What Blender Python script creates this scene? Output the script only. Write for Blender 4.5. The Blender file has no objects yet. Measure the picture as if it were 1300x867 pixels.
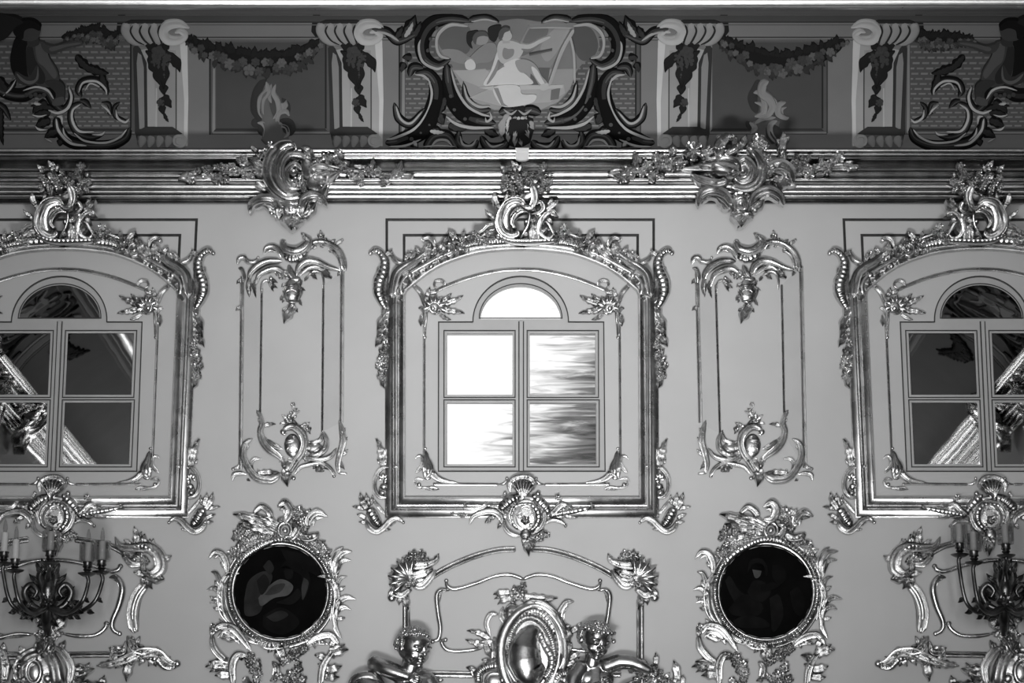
import bpy, bmesh, math, random
import numpy as np
random.seed(7)
rng = np.random.default_rng(11)
SC = bpy.context.scene
COL = SC.collection
PI = math.pi
# ---------------------------------------------------------------- camera and room measures
F = 3200.0                      # focal length in pixels of the 1300 x 867 frame
TH = math.radians(13.8)         # camera looks up
D = 17.8                        # camera to the decorated wall (wall plane is y = 0)
ct, st = math.cos(TH), math.sin(TH)
FLOOR, SIDE, BACK = -1.6, 5.3, -20.5

def W(px, py, p):
    """point of the plane that stands p in front of the wall, seen at a picture position"""
    px = np.asarray(px, float); py = np.asarray(py, float)
    a = (px - 650.0) / F; b = (433.5 - py) / F
    t = (D - p) / (ct - b * st)
    return a * t, t * (st + b * ct), t
def X_at(px, py, p=0.0): return float(W(px, py, p)[0])
def Z_at(py, p=0.0): return float(W(650, py, p)[1])
def lin(v):
    v = v / 255.0
    return v / 12.92 if v <= 0.04045 else ((v + 0.055) / 1.055) ** 2.4

# cornice outline, from below: (row, row, projection, projection, bulge out or in)
SEG = [(258.4, 255.2, .0, .045, .014), (255.2, 251.2, .045, .06, -.03), (251.2, 248, .06, .09, .015), (248, 245.4, .09, .10, -.024),
       (245.4, 242, .10, .13, .017), (242, 240, .13, .14, -.022), (240, 235, .14, .18, .022), (235, 230, .18, .19, -.034), (230, 226.4, .19, .215, .017),
       (226.4, 218.4, .215, .235, -.03), (218.4, 210, .235, .27, .036), (210, 202.6, .27, .32, -.05), (202.6, 199.8, .32, .35, .013),
       (199.8, 192.6, .35, .37, -.018), (192.6, 190.2, .37, .39, .011)]
def corn_profile():
    out = []
    for y0, y1, p0, p1, b in SEG:
        a = np.array([p0, Z_at(y0, p0)]); c = np.array([p1, Z_at(y1, p1)]); d = c - a; n = np.array([d[1], -d[0]]) / np.hypot(*d)
        for t in np.linspace(0, 1, 8 if abs(b) > .016 else 6):
            out.append(tuple(a + d * t + n * b * math.sin(PI * t) ** .8))
    return out
CZ0 = Z_at(191.5, .05)
CZ1 = Z_at(19.0, .82)
CH = CZ1 - CZ0
def cove_p(z):
    t = np.clip((z - CZ0) / CH, -0.2, 1.25)
    return .05 + .77 * np.maximum(t, 0) ** 1.8
def cove_dp(z):
    t = np.clip((z - CZ0) / CH, 0, 1.25)
    return .77 * 1.8 * t ** .8 / CH

def surf_wall(p0=0.0):
    def f(px, py, h):
        x, z, t = W(px, py, p0)
        return np.stack([x, -(p0 + h * t / F), z], -1)
    return f
def surf_tilt(ya, pa, yb, pb):
    def f(px, py, h):
        p = np.interp(py, [min(ya, yb), max(ya, yb)], [pa, pb] if ya < yb else [pb, pa])
        x, z, t = W(px, py, p)
        return np.stack([x, -(p + h * t / F), z], -1)
    return f
def surf_cove(px, py, h):
    px = np.asarray(px, float); py = np.asarray(py, float)
    p = np.full(np.broadcast(px, py).shape, .4)
    for _ in range(14):
        x, z, t = W(px, py, p); p = cove_p(z)
    dp = cove_dp(z); n = np.sqrt(1 + dp * dp); k = h * t / F
    return np.stack([x, -p - k / n, z - k * dp / n], -1)
WALL = surf_wall(0.0006)

# ---------------------------------------------------------------- materials
MATS = {}
def nodes(name):
    m = bpy.data.materials.new(name); m.use_nodes = True
    nt = m.node_tree
    return m, nt, nt.nodes['Principled BSDF']
def grey(v): return (v, v, v, 1)
def paint(name, srgb, rough=.6, var=.06, scale=6.0, bump=.0, k=.80):
    """matt or satin paint of one grey with faint unevenness"""
    if name in MATS: return MATS[name]
    m, nt, b = nodes(name)
    v = min(.86, lin(srgb) / k)
    tc = nt.nodes.new('ShaderNodeTexCoord')
    nz = nt.nodes.new('ShaderNodeTexNoise'); nz.inputs['Scale'].default_value = scale; nz.inputs['Detail'].default_value = 5
    rp = nt.nodes.new('ShaderNodeValToRGB')
    rp.color_ramp.elements[0].position = .3; rp.color_ramp.elements[1].position = .7
    rp.color_ramp.elements[0].color = grey(v * (1 - var)); rp.color_ramp.elements[1].color = grey(v * (1 + var))
    nt.links.new(tc.outputs['Object'], nz.inputs['Vector'])
    nt.links.new(nz.outputs['Fac'], rp.inputs['Fac']); nt.links.new(rp.outputs['Color'], b.inputs['Base Color'])
    b.inputs['Roughness'].default_value = rough
    b.inputs['Specular IOR Level'].default_value = .3 if rough < .8 else .06
    if bump:
        bp = nt.nodes.new('ShaderNodeBump'); bp.inputs['Strength'].default_value = bump; bp.inputs['Distance'].default_value = .004
        nt.links.new(nz.outputs['Fac'], bp.inputs['Height']); nt.links.new(bp.outputs['Normal'], b.inputs['Normal'])
    MATS[name] = m
    return m
def metal(name, v, rough, bump=.25, scale=70.0, worn=.0):
    if name in MATS: return MATS[name]
    m, nt, b = nodes(name)
    b.inputs['Metallic'].default_value = 1
    tc = nt.nodes.new('ShaderNodeTexCoord')
    nz = nt.nodes.new('ShaderNodeTexNoise'); nz.inputs['Scale'].default_value = scale; nz.inputs['Detail'].default_value = 3
    nt.links.new(tc.outputs['Object'], nz.inputs['Vector'])
    n2 = nt.nodes.new('ShaderNodeTexNoise'); n2.inputs['Scale'].default_value = 9; n2.inputs['Detail'].default_value = 6
    nt.links.new(tc.outputs['Object'], n2.inputs['Vector'])
    rp = nt.nodes.new('ShaderNodeValToRGB')
    rp.color_ramp.elements[0].position = .35; rp.color_ramp.elements[1].position = .65
    rp.color_ramp.elements[0].color = grey(v * (1 - worn)); rp.color_ramp.elements[1].color = grey(v)
    nt.links.new(n2.outputs['Fac'], rp.inputs['Fac']); nt.links.new(rp.outputs['Color'], b.inputs['Base Color'])
    r2 = nt.nodes.new('ShaderNodeMapRange'); r2.inputs['To Min'].default_value = rough * .75; r2.inputs['To Max'].default_value = rough * 1.3
    nt.links.new(n2.outputs['Fac'], r2.inputs['Value']); nt.links.new(r2.outputs['Result'], b.inputs['Roughness'])
    if bump:
        bp = nt.nodes.new('ShaderNodeBump'); bp.inputs['Strength'].default_value = bump; bp.inputs['Distance'].default_value = .003
        nt.links.new(nz.outputs['Fac'], bp.inputs['Height']); nt.links.new(bp.outputs['Normal'], b.inputs['Normal'])
    MATS[name] = m
    return m
GILD = metal('gilding', .74, .25, .3, 60, .45)
GILDM = metal('gilded_moulding', .38, .22, .02, 30, .25)
FRAMEG = metal('frame_gilding', .72, .27, .03, 30, .3)
GILDD = metal('dark_gilding', .2, .35, .3, 60, .4)
BRONZE = metal('dark_bronze', .2, .3, .2, 60, .5)
WALLP = paint('wall_paint', 176, .5, .045, 1.6, .05)
PANELP = paint('panel_paint', 160, .5, .04, 3, .05)
SASHP = paint('sash_paint', 163, .45, .05, 5, .05)
LINEP = paint('dark_line_paint', 52, .5, .25, 30)

# ---------------------------------------------------------------- objects
_sph = {}
def put_sphere(bm, m, seg=12, rings=8):
    """a small ball added to a bmesh without operators"""
    from mathutils import Vector
    vs = []
    top = bm.verts.new(m @ Vector((0, 0, 1)))
    for j in range(1, rings):
        t = PI * j / rings
        vs.append([bm.verts.new(m @ Vector((math.sin(t) * math.cos(2 * PI * i / seg), math.sin(t) * math.sin(2 * PI * i / seg), math.cos(t)))) for i in range(seg)])
    bot = bm.verts.new(m @ Vector((0, 0, -1)))
    for i in range(seg):
        k = (i + 1) % seg
        bm.faces.new((top, vs[0][i], vs[0][k])); bm.faces.new((bot, vs[-1][k], vs[-1][i]))
        for j in range(rings - 2): bm.faces.new((vs[j][i], vs[j + 1][i], vs[j + 1][k], vs[j][k]))
def link(name, verts, faces, mat, parent=None, loc=(0, 0, 0), smooth=True, angle=48, flip_check=True):
    me = bpy.data.meshes.new(name)
    v = np.asarray(verts, float) - np.asarray(loc, float)
    me.from_pydata(v.tolist(), [], faces); me.update()
    bm = bmesh.new(); bm.from_mesh(me); bmesh.ops.recalc_face_normals(bm, faces=bm.faces[:])
    c = sum((q.normal * q.calc_area() for q in bm.faces), bm.faces[0].normal * 0)
    if flip_check and parent is not None and c.y > .05 * sum(q.calc_area() for q in bm.faces): bmesh.ops.reverse_faces(bm, faces=bm.faces[:])
    bm.to_mesh(me); bm.free()
    if smooth:
        me.polygons.foreach_set('use_smooth', [True] * len(me.polygons))
        me.set_sharp_from_angle(angle=math.radians(angle))
    me.materials.append(mat)
    o = bpy.data.objects.new(name, me); COL.objects.link(o)
    if parent is not None: o.parent = parent
    else: o.location = loc
    return o
def thing(name, label, cat, loc, group=None):
    o = bpy.data.objects.new(name, None); COL.objects.link(o)
    o.empty_display_size = .1
    o.location = loc; o['label'] = label; o['category'] = cat
    if group: o['group'] = group
    return o
def tag(o, label, cat, group=None):
    o['label'] = label; o['category'] = cat
    if group: o['group'] = group
    return o
def structure(o):
    o['kind'] = 'structure'; return o
def dup(root, dx=0.0, label=None, mirror_to=None, group=None, loc=None, rz=None):
    """a copy of a thing with copies of its parts and sub-parts; mirror_to: world x of the mirrored place"""
    r = root.copy(); COL.objects.link(r)
    if mirror_to is not None:
        r.location.x = mirror_to; r.scale.x = -root.scale.x
    else: r.location.x += dx
    if loc is not None: r.location = loc
    if rz is not None: r.rotation_euler.z = rz
    if label: r['label'] = label
    if group: r['group'] = group
    for ch in list(root.children):
        c = ch.copy(); COL.objects.link(c); c.parent = r
        for g in list(ch.children):
            d = g.copy(); COL.objects.link(d); d.parent = c
    return r

# ---------------------------------------------------------------- relief shapes, all authored in picture positions + height
def spline(pts, n):
    P = np.asarray(pts, float)
    if len(P) == 2:
        t = np.linspace(0, 1, n)[:, None]; return P[0] * (1 - t) + P[1] * t
    Q = np.vstack([2 * P[0] - P[1], P, 2 * P[-1] - P[-2]])
    seg = len(P) - 1; u = np.linspace(0, seg, n); i = np.minimum(u.astype(int), seg - 1); t = (u - i)[:, None]
    a, b, c, d = Q[i], Q[i + 1], Q[i + 2], Q[i + 3]
    return .5 * (2 * b + (c - a) * t + (2 * a - 5 * b + 4 * c - d) * t * t + (3 * b - a - 3 * c + d) * t ** 3)
def normals(P, closed=False):
    if closed: T = np.roll(P, -1, 0) - np.roll(P, 1, 0)
    else: T = np.gradient(P, axis=0)
    L = np.linalg.norm(T, axis=1, keepdims=True); T = T / np.maximum(L, 1e-9)
    return np.stack([-T[:, 1], T[:, 0]], -1)
def gridfaces(n, k, closed=False, caps=True):
    f = []
    for i in range(n if closed else n - 1):
        j = (i + 1) % n
        for q in range(k - 1):
            f.append((i * k + q, i * k + q + 1, j * k + q + 1, j * k + q))
    if caps and not closed:
        f.append(tuple(range(k - 1, -1, -1))); f.append(tuple((n - 1) * k + q for q in range(k)))
    return f
PROF = {
    'c': [(-1, 0), (-1, .5), (-.86, .92), (-.66, .8), (-.35, .42), (0, .36), (.35, .62), (.62, .98), (.84, .98), (1, .5), (1, 0)],
    'o': [(-1, 0), (-.96, .35), (-.75, .72), (-.4, .95), (0, 1), (.4, .95), (.75, .72), (.96, .35), (1, 0)],
    'k': [(-1, 0), (-.96, .4), (-.75, .75), (-.4, .95), (0, 1), (.4, .95), (.75, .75), (.96, .4), (1, 0)],
    'r': [(-1, 0), (-1, .35), (-.86, .5), (-.72, .35), (-.62, .3), (-.42, .85), (-.12, 1), (.2, .8), (.34, .3), (.48, .3), (.66, .6), (.86, .55), (1, .3), (1, 0)],
    'd': [(-1, 0), (-1, .7), (-.8, .95), (-.5, .7), (0, .45), (.5, .7), (.8, .95), (1, .7), (1, 0)],
    'f': [(-1, 0), (-1, 1), (1, 1), (1, 0)],
}
BASE = -.01
WID = 1.22
def m_stroke(pts, w, kind='c', hs=.62, lift=0.0, dens=1.0):
    """tapered swept relief"""
    P0 = np.asarray(pts, float)[:, :2]
    L = np.linalg.norm(np.diff(P0, axis=0), axis=1).sum()
    n = int(np.clip(L / (.75 if kind == 'k' else 1.15) * dens, 8, 170 if kind == 'k' else 80))
    P = spline(P0, n); N = normals(P)
    w = np.atleast_1d(np.asarray(w, float))
    ww = np.interp(np.linspace(0, 1, n), np.linspace(0, 1, len(w)), w)
    pr = np.array(PROF[kind]); k = len(pr)
    H = ww * hs + .3
    if kind == 'k': H = H * (1 - .13 * (.5 + .5 * np.cos(np.linspace(0, L / 5.2 * 2 * PI, n))))
    e = np.sqrt(np.clip((np.minimum(np.arange(n), np.arange(n)[::-1]) + .35) / (4.5 if kind != 'r' else 1.2), 0, 1))
    XY = P[:, None, :] + N[:, None, :] * (pr[None, :, 0:1] * (ww * np.maximum(e, .3))[:, None, None] * .5)
    h = pr[None, :, 1] * (H * e)[:, None]
    h = np.where(pr[None, :, 1] > 0, h + lift, BASE)
    V = np.concatenate([XY, h[..., None]], -1).reshape(-1, 3)
    return V, gridfaces(n, k)
def m_leaf(x0, y0, x1, y1, w, bend=.12, hs=.42, lift=0.0, lobes=None):
    a = np.array([x0, y0], float); b = np.array([x1, y1], float); d = b - a; L = np.hypot(*d)
    nrm = np.array([-d[1], d[0]]); c = (a + b) / 2 + nrm * bend
    n = int(np.clip(L / .9, 11, 30)); t = np.linspace(0, 1, n)[:, None]
    P = a * (1 - t) ** 2 + 2 * c * t * (1 - t) + b * t * t; N = normals(P); t = t[:, 0]
    lobes = lobes if lobes is not None else max(1, int(L / max(w, 1) * 1.25))
    ww = w * (np.sin(PI * np.clip(t, 0, 1) ** .75) ** .75 * .92 + .1 * (1 - t))
    ww = ww * (1 + .15 * np.sin(t * lobes * 2 * PI)) ; ww[-1] = w * .03
    pr = np.array([(-1, 0), (-1, .35), (-.68, .82), (-.34, .5), (0, 1), (.34, .5), (.68, .82), (1, .35), (1, 0)]); k = len(pr)
    H = w * hs * (.75 + .25 * np.sin(PI * t)) * (.7 + .35 * t * t) + .3; H[-1] *= .5
    XY = P[:, None, :] + N[:, None, :] * (pr[None, :, 0:1] * ww[:, None, None] * .5)
    h = np.where(pr[None, :, 1] > 0, pr[None, :, 1] * H[:, None] + lift, BASE)
    return np.concatenate([XY, h[..., None]], -1).reshape(-1, 3), gridfaces(n, k)
def polar(cx, cy, fr, fh, nr, na, a0=0.0, a1=None, rx=1, ry=1, lift=0.0):
    full = a1 is None
    A = np.linspace(a0, a0 + 2 * PI, na, endpoint=False) if full else np.linspace(a0, a1, na)
    rho = np.linspace(0, 1, nr + 1)[1:]
    V = [(cx, cy, fh(0.0, 0.0) + lift)]
    for r in rho:
        for a in A:
            q = fr(a) * r
            V.append((cx + q * math.cos(a) * rx, cy + q * math.sin(a) * ry, fh(r, a) + lift))
    for a in A:
        q = fr(a); V.append((cx + q * math.cos(a) * rx, cy + q * math.sin(a) * ry, BASE))
    f = []; R = nr + 1
    for i in range(na if full else na - 1):
        j = (i + 1) % na
        f.append((0, 1 + j, 1 + i))
        for r in range(R - 1):
            f.append((1 + r * na + i, 1 + r * na + j, 1 + (r + 1) * na + j, 1 + (r + 1) * na + i))
    if not full:
        f.append(tuple([0] + [1 + r * na for r in range(R)])); f.append(tuple([0] + [1 + r * na + na - 1 for r in range(R)][::1])[::-1])
    return np.array(V, float), f
def m_flower(x, y, r, pet=5, lift=0.0):
    ph = random.random() * 6.28
    fr = lambda a: r * (.74 + .26 * abs(math.cos((a - ph) * pet / 2)))
    def fh(q, a):
        c = abs(math.cos((a - ph) * pet / 2))
        ball = max(0, 1 - (q / .3) ** 2) ** .5 * .55 if q < .3 else 0
        return r * (.3 + .45 * q * q * c + ball - (.28 * q if q > .75 else 0) + .12 * math.cos(a * pet * 2) * q)
    return polar(x, y, fr, fh, 6, pet * 6, ph, lift=lift)
def m_boss(x, y, rx, ry=None, hs=.75, lift=0.0):
    ry = ry or rx; r = min(rx, ry)
    return polar(x, y, lambda a: 1.0, lambda q, a: r * hs * math.sqrt(max(0, 1 - q * q * .96)), 6, 22, 0, None, rx, ry, lift)
def m_ring(x, y, rx, ry, w, kind='o', lift=0.0, hs=.6, rot=0.0):
    n = int(np.clip((rx + ry) * (5 if kind == 'k' else 3), 24, 420 if kind == 'k' else 110)); a = np.linspace(0, 2 * PI, n, endpoint=False)
    c, s = math.cos(rot), math.sin(rot)
    E = np.stack([rx * np.cos(a), ry * np.sin(a)], -1)
    P = np.stack([x + E[:, 0] * c - E[:, 1] * s, y + E[:, 0] * s + E[:, 1] * c], -1); N = normals(P, True)
    pr = np.array(PROF[kind]); k = len(pr)
    XY = P[:, None, :] + N[:, None, :] * pr[None, :, 0:1] * w * .5
    mod = 1 - .24 * (.5 + .5 * np.cos(np.arange(n) / n * 2 * PI * round((rx + ry) * .66))) if kind == 'k' else np.ones(n)
    h = np.where(pr[None, :, 1] > 0, pr[None, :, 1] * (w * hs + .3) * mod[:, None] + lift, BASE)
    return np.concatenate([XY, h[..., None]], -1).reshape(-1, 3), gridfaces(n, k, True)
def m_shell(x, y, r, a0, a1, n, lift=0.0, hs=.45):
    """ribbed fan, angles in degrees clockwise from the right"""
    a0, a1 = math.radians(a0), math.radians(a1)
    ph = lambda a: (a - a0) / (a1 - a0) * n * 2 * PI
    fr = lambda a: r * (.9 - .1 * math.cos(ph(a)))
    fh = lambda q, a: r * hs * (.35 + .55 * math.sin(min(1, q) * PI * .72)) * (1 - .34 * q * (.5 + .5 * math.cos(ph(a)))) + .3
    return polar(x, y, fr, fh, 7, n * 7 + 1, a0, a1, lift=lift)
def m_poly(pts, h=.5, step=14.0):
    """flat plate with an own thickness, sliced so that it can follow a curved surface"""
    bm = bmesh.new()
    vs = [bm.verts.new((x, y, 0)) for x, y in pts]
    bm.faces.new(vs)
    ys = [p[1] for p in pts]; y = min(ys) + step
    while y < max(ys):
        bmesh.ops.bisect_plane(bm, geom=bm.verts[:] + bm.edges[:] + bm.faces[:], plane_co=(0, y, 0), plane_no=(0, 1, 0)); y += step
    bmesh.ops.triangulate(bm, faces=bm.faces[:])
    bm.verts.index_update(); n = len(bm.verts)
    V = [(v.co.x, v.co.y, h) for v in bm.verts]; f = []
    for q in bm.faces:
        ids = [v.index for v in q.verts]
        f.append(tuple(ids) if q.normal.z < 0 else tuple(ids[::-1]))
    for e in bm.edges:
        if len(e.link_faces) == 1:
            a, b = e.verts[0].index, e.verts[1].index
            i = len(V); V += [(*V[a][:2], BASE), (*V[b][:2], BASE)]; f.append((a, b, i + 1, i))
    bm.free()
    return np.array(V, float), f
def m_path(pts, prof, closed=False):
    """mitred moulding along a polyline: prof = [(offset, height)]"""
    P = np.asarray(pts, float); n = len(P); V = []
    for i in range(n):
        a = P[i - 1] if (i > 0 or closed) else None; b = P[(i + 1) % n] if (i < n - 1 or closed) else None
        d1 = P[i] - a if a is not None else b - P[i]; d2 = b - P[i] if b is not None else d1
        d1 = d1 / np.hypot(*d1); d2 = d2 / np.hypot(*d2)
        n1 = np.array([-d1[1], d1[0]]); n2 = np.array([-d2[1], d2[0]]); m = n1 + n2; m = m / np.hypot(*m)
        m = m / max(.35, m @ n1)
        for o, h in prof: V.append((P[i][0] + m[0] * o, P[i][1] + m[1] * o, h))
    return np.array(V, float), gridfaces(n, len(prof), closed)

class Fr:
    """an enlarged crop of the picture in which a relief is drawn: origin and magnification"""
    def __init__(s, x0, y0, k): s.x0, s.y0, s.k = x0, y0, k
    def xy(s, V):
        V = np.array(V, float); V[:, 0] = s.x0 + V[:, 0] / s.k; V[:, 1] = s.y0 + V[:, 1] / s.k; return V
NAMES = {'s': 'scroll', 'l': 'leaf', 'f': 'flower', 'b': 'boss', 'r': 'ring', 'h': 'shell', 'm': 'rod', 'p': 'plate', 'k': 'ribbed_scroll', 'd': 'scroll'}
LIFT = [0.0]
def shape(pc, fr):
    t = pc[0]; k = fr.k; LIFT[0] = (LIFT[0] + .37) % 1.3; lf = LIFT[0]
    def q(x, y): return fr.x0 + x / k, fr.y0 + y / k
    if t in 'skdm':
        pts = [q(*p[:2]) for p in pc[1]]; w = np.atleast_1d(np.asarray(pc[2], float)) / k * (WID if t != 'm' else 1)
        hs = pc[3] if len(pc) > 3 else {'s': .6, 'k': .55, 'd': .6, 'm': .5}[t]
        return m_stroke(pts, w, {'s': 'c', 'k': 'k', 'd': 'o', 'm': 'r'}[t], hs, lf if t != 'm' else 0)
    if t == 'l':
        x0, y0 = q(pc[1], pc[2]); x1, y1 = q(pc[3], pc[4])
        return m_leaf(x0, y0, x1, y1, pc[5] / k * 1.2, pc[6] if len(pc) > 6 else .12, .5, lf)
    if t == 'f': return m_flower(*q(pc[1], pc[2]), pc[3] / k, random.choice((5, 5, 6)), lf + .6)
    if t == 'b': return m_boss(*q(pc[1], pc[2]), pc[3] / k, (pc[4] if len(pc) > 4 else pc[3]) / k, pc[5] if len(pc) > 5 else .75, lf)
    if t == 'r': return m_ring(*q(pc[1], pc[2]), pc[3] / k, pc[4] / k, pc[5] / k, pc[6] if len(pc) > 6 else 'o', lf, rot=math.radians(pc[7]) if len(pc) > 7 else 0)
    if t == 'h': return m_shell(*q(pc[1], pc[2]), pc[3] / k, pc[4], pc[5], pc[6], lf)
    if t == 'p': return m_poly([q(*p) for p in pc[1]], pc[2])
def build(root, surf, fr, pieces, mat=None, mirror=None, flat=1.0, names=None, add=0.0, depth=.01):
    """each piece becomes one part of the thing; mirror = world x of the axis; side keeps pieces"""
    loc = np.array(root.location); out = []; domes = []
    for pc in pieces:
        pc = tuple(pc); m = mat or GILD; nm = None
        if isinstance(pc[-1], dict):
            m = pc[-1].get('m', m); nm = pc[-1].get('n'); pc = pc[:-1]
        V, f = shape(pc, fr)
        up = V[:, 2] > BASE                     # later pieces lie over the domes built before them
        for cx, cy, rx, ry, H in domes:
            q = 1 - ((V[:, 0] - cx) / rx) ** 2 - ((V[:, 1] - cy) / ry) ** 2
            V[:, 2] += np.where(up & (q > 0), .92 * H * np.sqrt(np.maximum(q, 0)), 0)
        if pc[0] == 'b' and pc[3] / fr.k > 4.0:
            rx, ry = pc[3] / fr.k, (pc[4] if len(pc) > 4 else pc[3]) / fr.k
            domes.append((fr.x0 + pc[1] / fr.k, fr.y0 + pc[2] / fr.k, rx, ry, min(rx, ry) * (pc[5] if len(pc) > 5 else .75)))
        h = np.where(V[:, 2] > BASE, V[:, 2] * flat + add, -depth)
        w = surf(V[:, 0], V[:, 1], h)
        if mirror is not None:
            w[:, 0] = 2 * mirror - w[:, 0]; f = [q[::-1] for q in f]
        out.append(link(nm or (names or NAMES)[pc[0]], w, f, m, root, loc))
    return out
def anchor(px, py, p=0.0):
    x, z, _ = W(px, py, p); return (float(x), -p, float(z))
def on_path(root, name, pts, prof, mat, surf=WALL, closed=False, smooth=True, xf=None, angle=40):
    V, f = m_path(pts, prof, closed)
    w = surf(V[:, 0], V[:, 1], V[:, 2])
    return link(name, w, f, mat, root, np.array(root.location) if root is not None else (0, 0, 0), smooth, angle)
def box(name, lo, hi, mat, parent=None, loc=(0, 0, 0)):
    (a, b, c), (d, e, g) = lo, hi
    V = [(a, b, c), (d, b, c), (d, e, c), (a, e, c), (a, b, g), (d, b, g), (d, e, g), (a, e, g)]
    f = [(0, 3, 2, 1), (4, 5, 6, 7), (0, 1, 5, 4), (1, 2, 6, 5), (2, 3, 7, 6), (3, 0, 4, 7)]
    return link(name, V, f, mat, parent, loc, False)
# ================================================================ the room
PITCH = X_at(1247, 409) - X_at(661, 409)
WX = X_at(661, 409)             # middle of the centre window
ZT = Z_at(191, .1)
def room_sweep(name, prof, mat, smooth=True, angle=35):
    """profile (projection, height) swept round the four walls"""
    V, f = [], []
    k = len(prof)
    cs = [(-SIDE, 0), (SIDE, 0), (SIDE, BACK), (-SIDE, BACK)]
    for (x, y) in cs:
        for p, z in prof:
            V.append((x - p if x > 0 else x + p, y - p if y == 0 else y + p, z))
    f = gridfaces(4, k, True)
    return structure(link(name, V, f, mat, None, (0, 0, 0), smooth, angle))
room_sweep('trim_1', corn_profile() + [(0.0, Z_at(190.2, .39))], GILDM)   # the gilded cornice
COVEP = paint('cove_paint', 108, .9, .05, 3)
nz = 15
room_sweep('trim_2', [(float(cove_p(z)), float(z)) for z in np.linspace(CZ0 - .12, CZ1, nz)], COVEP)   # the painted cove
# mouldings between cove and ceiling
TOP = [(19, .82), (17.5, .84), (17.2, .87), (13.5, .9), (12.6, .93), (12.2, .97), (10.2, .98), (9.6, 1.02), (8.6, 1.05)]
room_sweep('trim_3', [(p, Z_at(y, p)) for y, p in TOP], paint('cove_top_paint', 92, .6, .05, 3))
r0 = .05; pc = 1.05 + r0 * .5; zc = Z_at(9.4, 1.05) + r0 * .55
room_sweep('trim_4', [(pc + r0 * math.cos(a), zc + r0 * math.sin(a)) for a in np.linspace(math.radians(230), math.radians(420), 15)][::-1],
           metal('bright_gilding', .97, .3, .0))
ZC = zc + r0 * .9
CEILP = paint('ceiling_paint', 205, .7, .1, .6)
structure(box('ceiling', (-SIDE, BACK, ZC), (SIDE, .1, ZC + .1), CEILP))
structure(box('floor', (-SIDE - .2, BACK - .2, FLOOR - .1), (SIDE + .2, .2, FLOOR), paint('parquet', 50, .35, .25, 4)))
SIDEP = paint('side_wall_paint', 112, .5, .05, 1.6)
structure(box('wall_left', (-SIDE - .2, BACK, FLOOR), (-SIDE, .2, ZC), SIDEP))
structure(box('wall_right', (SIDE, BACK, FLOOR), (SIDE + .2, .2, ZC), SIDEP))

# outline of casement + lunette, in picture positions of the centre window
LUN = [(661 + 60.7 * math.cos(a), 408.6 - 58.0 * math.sin(a)) for a in np.linspace(0, PI, 33)]
OUT = [(766.6, 408.6)] + LUN + [(556.6, 408.6), (556.2, 598.7), (768.4, 598.7)]
def holes_plate(outer, holes):
    """flat plate with openings: (x, z) loops -> vertices, triangles"""
    bm = bmesh.new(); es = []
    for lp in [outer] + holes:
        vs = [bm.verts.new((x, 0, z)) for x, z in lp]
        es += [bm.edges.new((vs[i], vs[(i + 1) % len(vs)])) for i in range(len(vs))]
    bmesh.ops.triangle_fill(bm, use_beauty=True, use_dissolve=False, edges=es)
    bm.verts.index_update()
    V = [tuple(v.co) for v in bm.verts]; f = [tuple(v.index for v in q.verts) for q in bm.faces]
    E = [(e.verts[0].index, e.verts[1].index) for e in bm.edges if len(e.link_faces) == 1]
    bm.free(); return V, f, E
def thick(V, f, E, y0, y1):
    n = len(V)
    vv = [(x, y0, z) for x, _, z in V] + [(x, y1, z) for x, _, z in V]
    ff = list(f) + [tuple(i + n for i in q[::-1]) for q in f] + [(a, b, b + n, a + n) for a, b in E]
    return vv, ff
def to_xz(lp, p=0.0):
    x, z, _ = W([q[0] for q in lp], [q[1] for q in lp], p)
    return list(zip(x.tolist(), z.tolist()))
oxz = to_xz(OUT)
def shift(lp, dx): return [(x + dx, z) for x, z in lp]
V, f, E = holes_plate([(-SIDE, FLOOR), (SIDE, FLOOR), (SIDE, ZT + .3), (-SIDE, ZT + .3)], [shift(oxz, k * PITCH) for k in (-1, 0, 1)])
V, f = thick(V, f, E, 0, .16)
n = len(V); a, b, c, d = -SIDE, SIDE, FLOOR, FLOOR + .35         # with its plinth at the foot
V += [(a, -.12, c), (b, -.12, c), (b, -.12, d), (a, -.12, d), (b, -.001, d), (a, -.001, d)]
f += [(n, n + 1, n + 2, n + 3), (n + 3, n + 2, n + 4, n + 5)]
wl = structure(link('wall_front', V, f, WALLP, None, (0, 0, 0), False))

# ---------------------------------------------------------------- the three windows
def grow(lp, d):
    P = np.array(lp); c = P.mean(0); return [(x - d if x > c[0] else x + d, y - d if y > c[1] else y + d) for x, y in lp]
PANES = [[(567, 423), (650.6, 423), (650.6, 501.2), (567, 501.2)], [(672.6, 423), (756.4, 423), (756.4, 501.2), (672.6, 501.2)],
         [(567, 511), (650.6, 511), (650.6, 589.4), (567, 589.4)], [(672.6, 511), (757.4, 511), (757.4, 589.4), (672.6, 589.4)]]
LPANE = [(661 + 51.2 * math.cos(a), 404 - 42.6 * math.sin(a)) for a in np.linspace(0, PI, 29)]
def mirror_glass(name, v, wave, wscale):
    m, nt, b = nodes(name)
    b.inputs['Metallic'].default_value = 1; b.inputs['Base Color'].default_value = grey(v); b.inputs['Roughness'].default_value = .015
    tc = nt.nodes.new('ShaderNodeTexCoord'); nz = nt.nodes.new('ShaderNodeTexNoise'); nz.inputs['Scale'].default_value = wscale
    bp = nt.nodes.new('ShaderNodeBump'); bp.inputs['Strength'].default_value = wave; bp.inputs['Distance'].default_value = .01
    nt.links.new(tc.outputs['Object'], nz.inputs['Vector']); nt.links.new(nz.outputs['Fac'], bp.inputs['Height'])
    nt.links.new(bp.outputs['Normal'], b.inputs['Normal'])
    return m
MIRROR = mirror_glass('old_mirror', .45, .012, 4)
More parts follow.
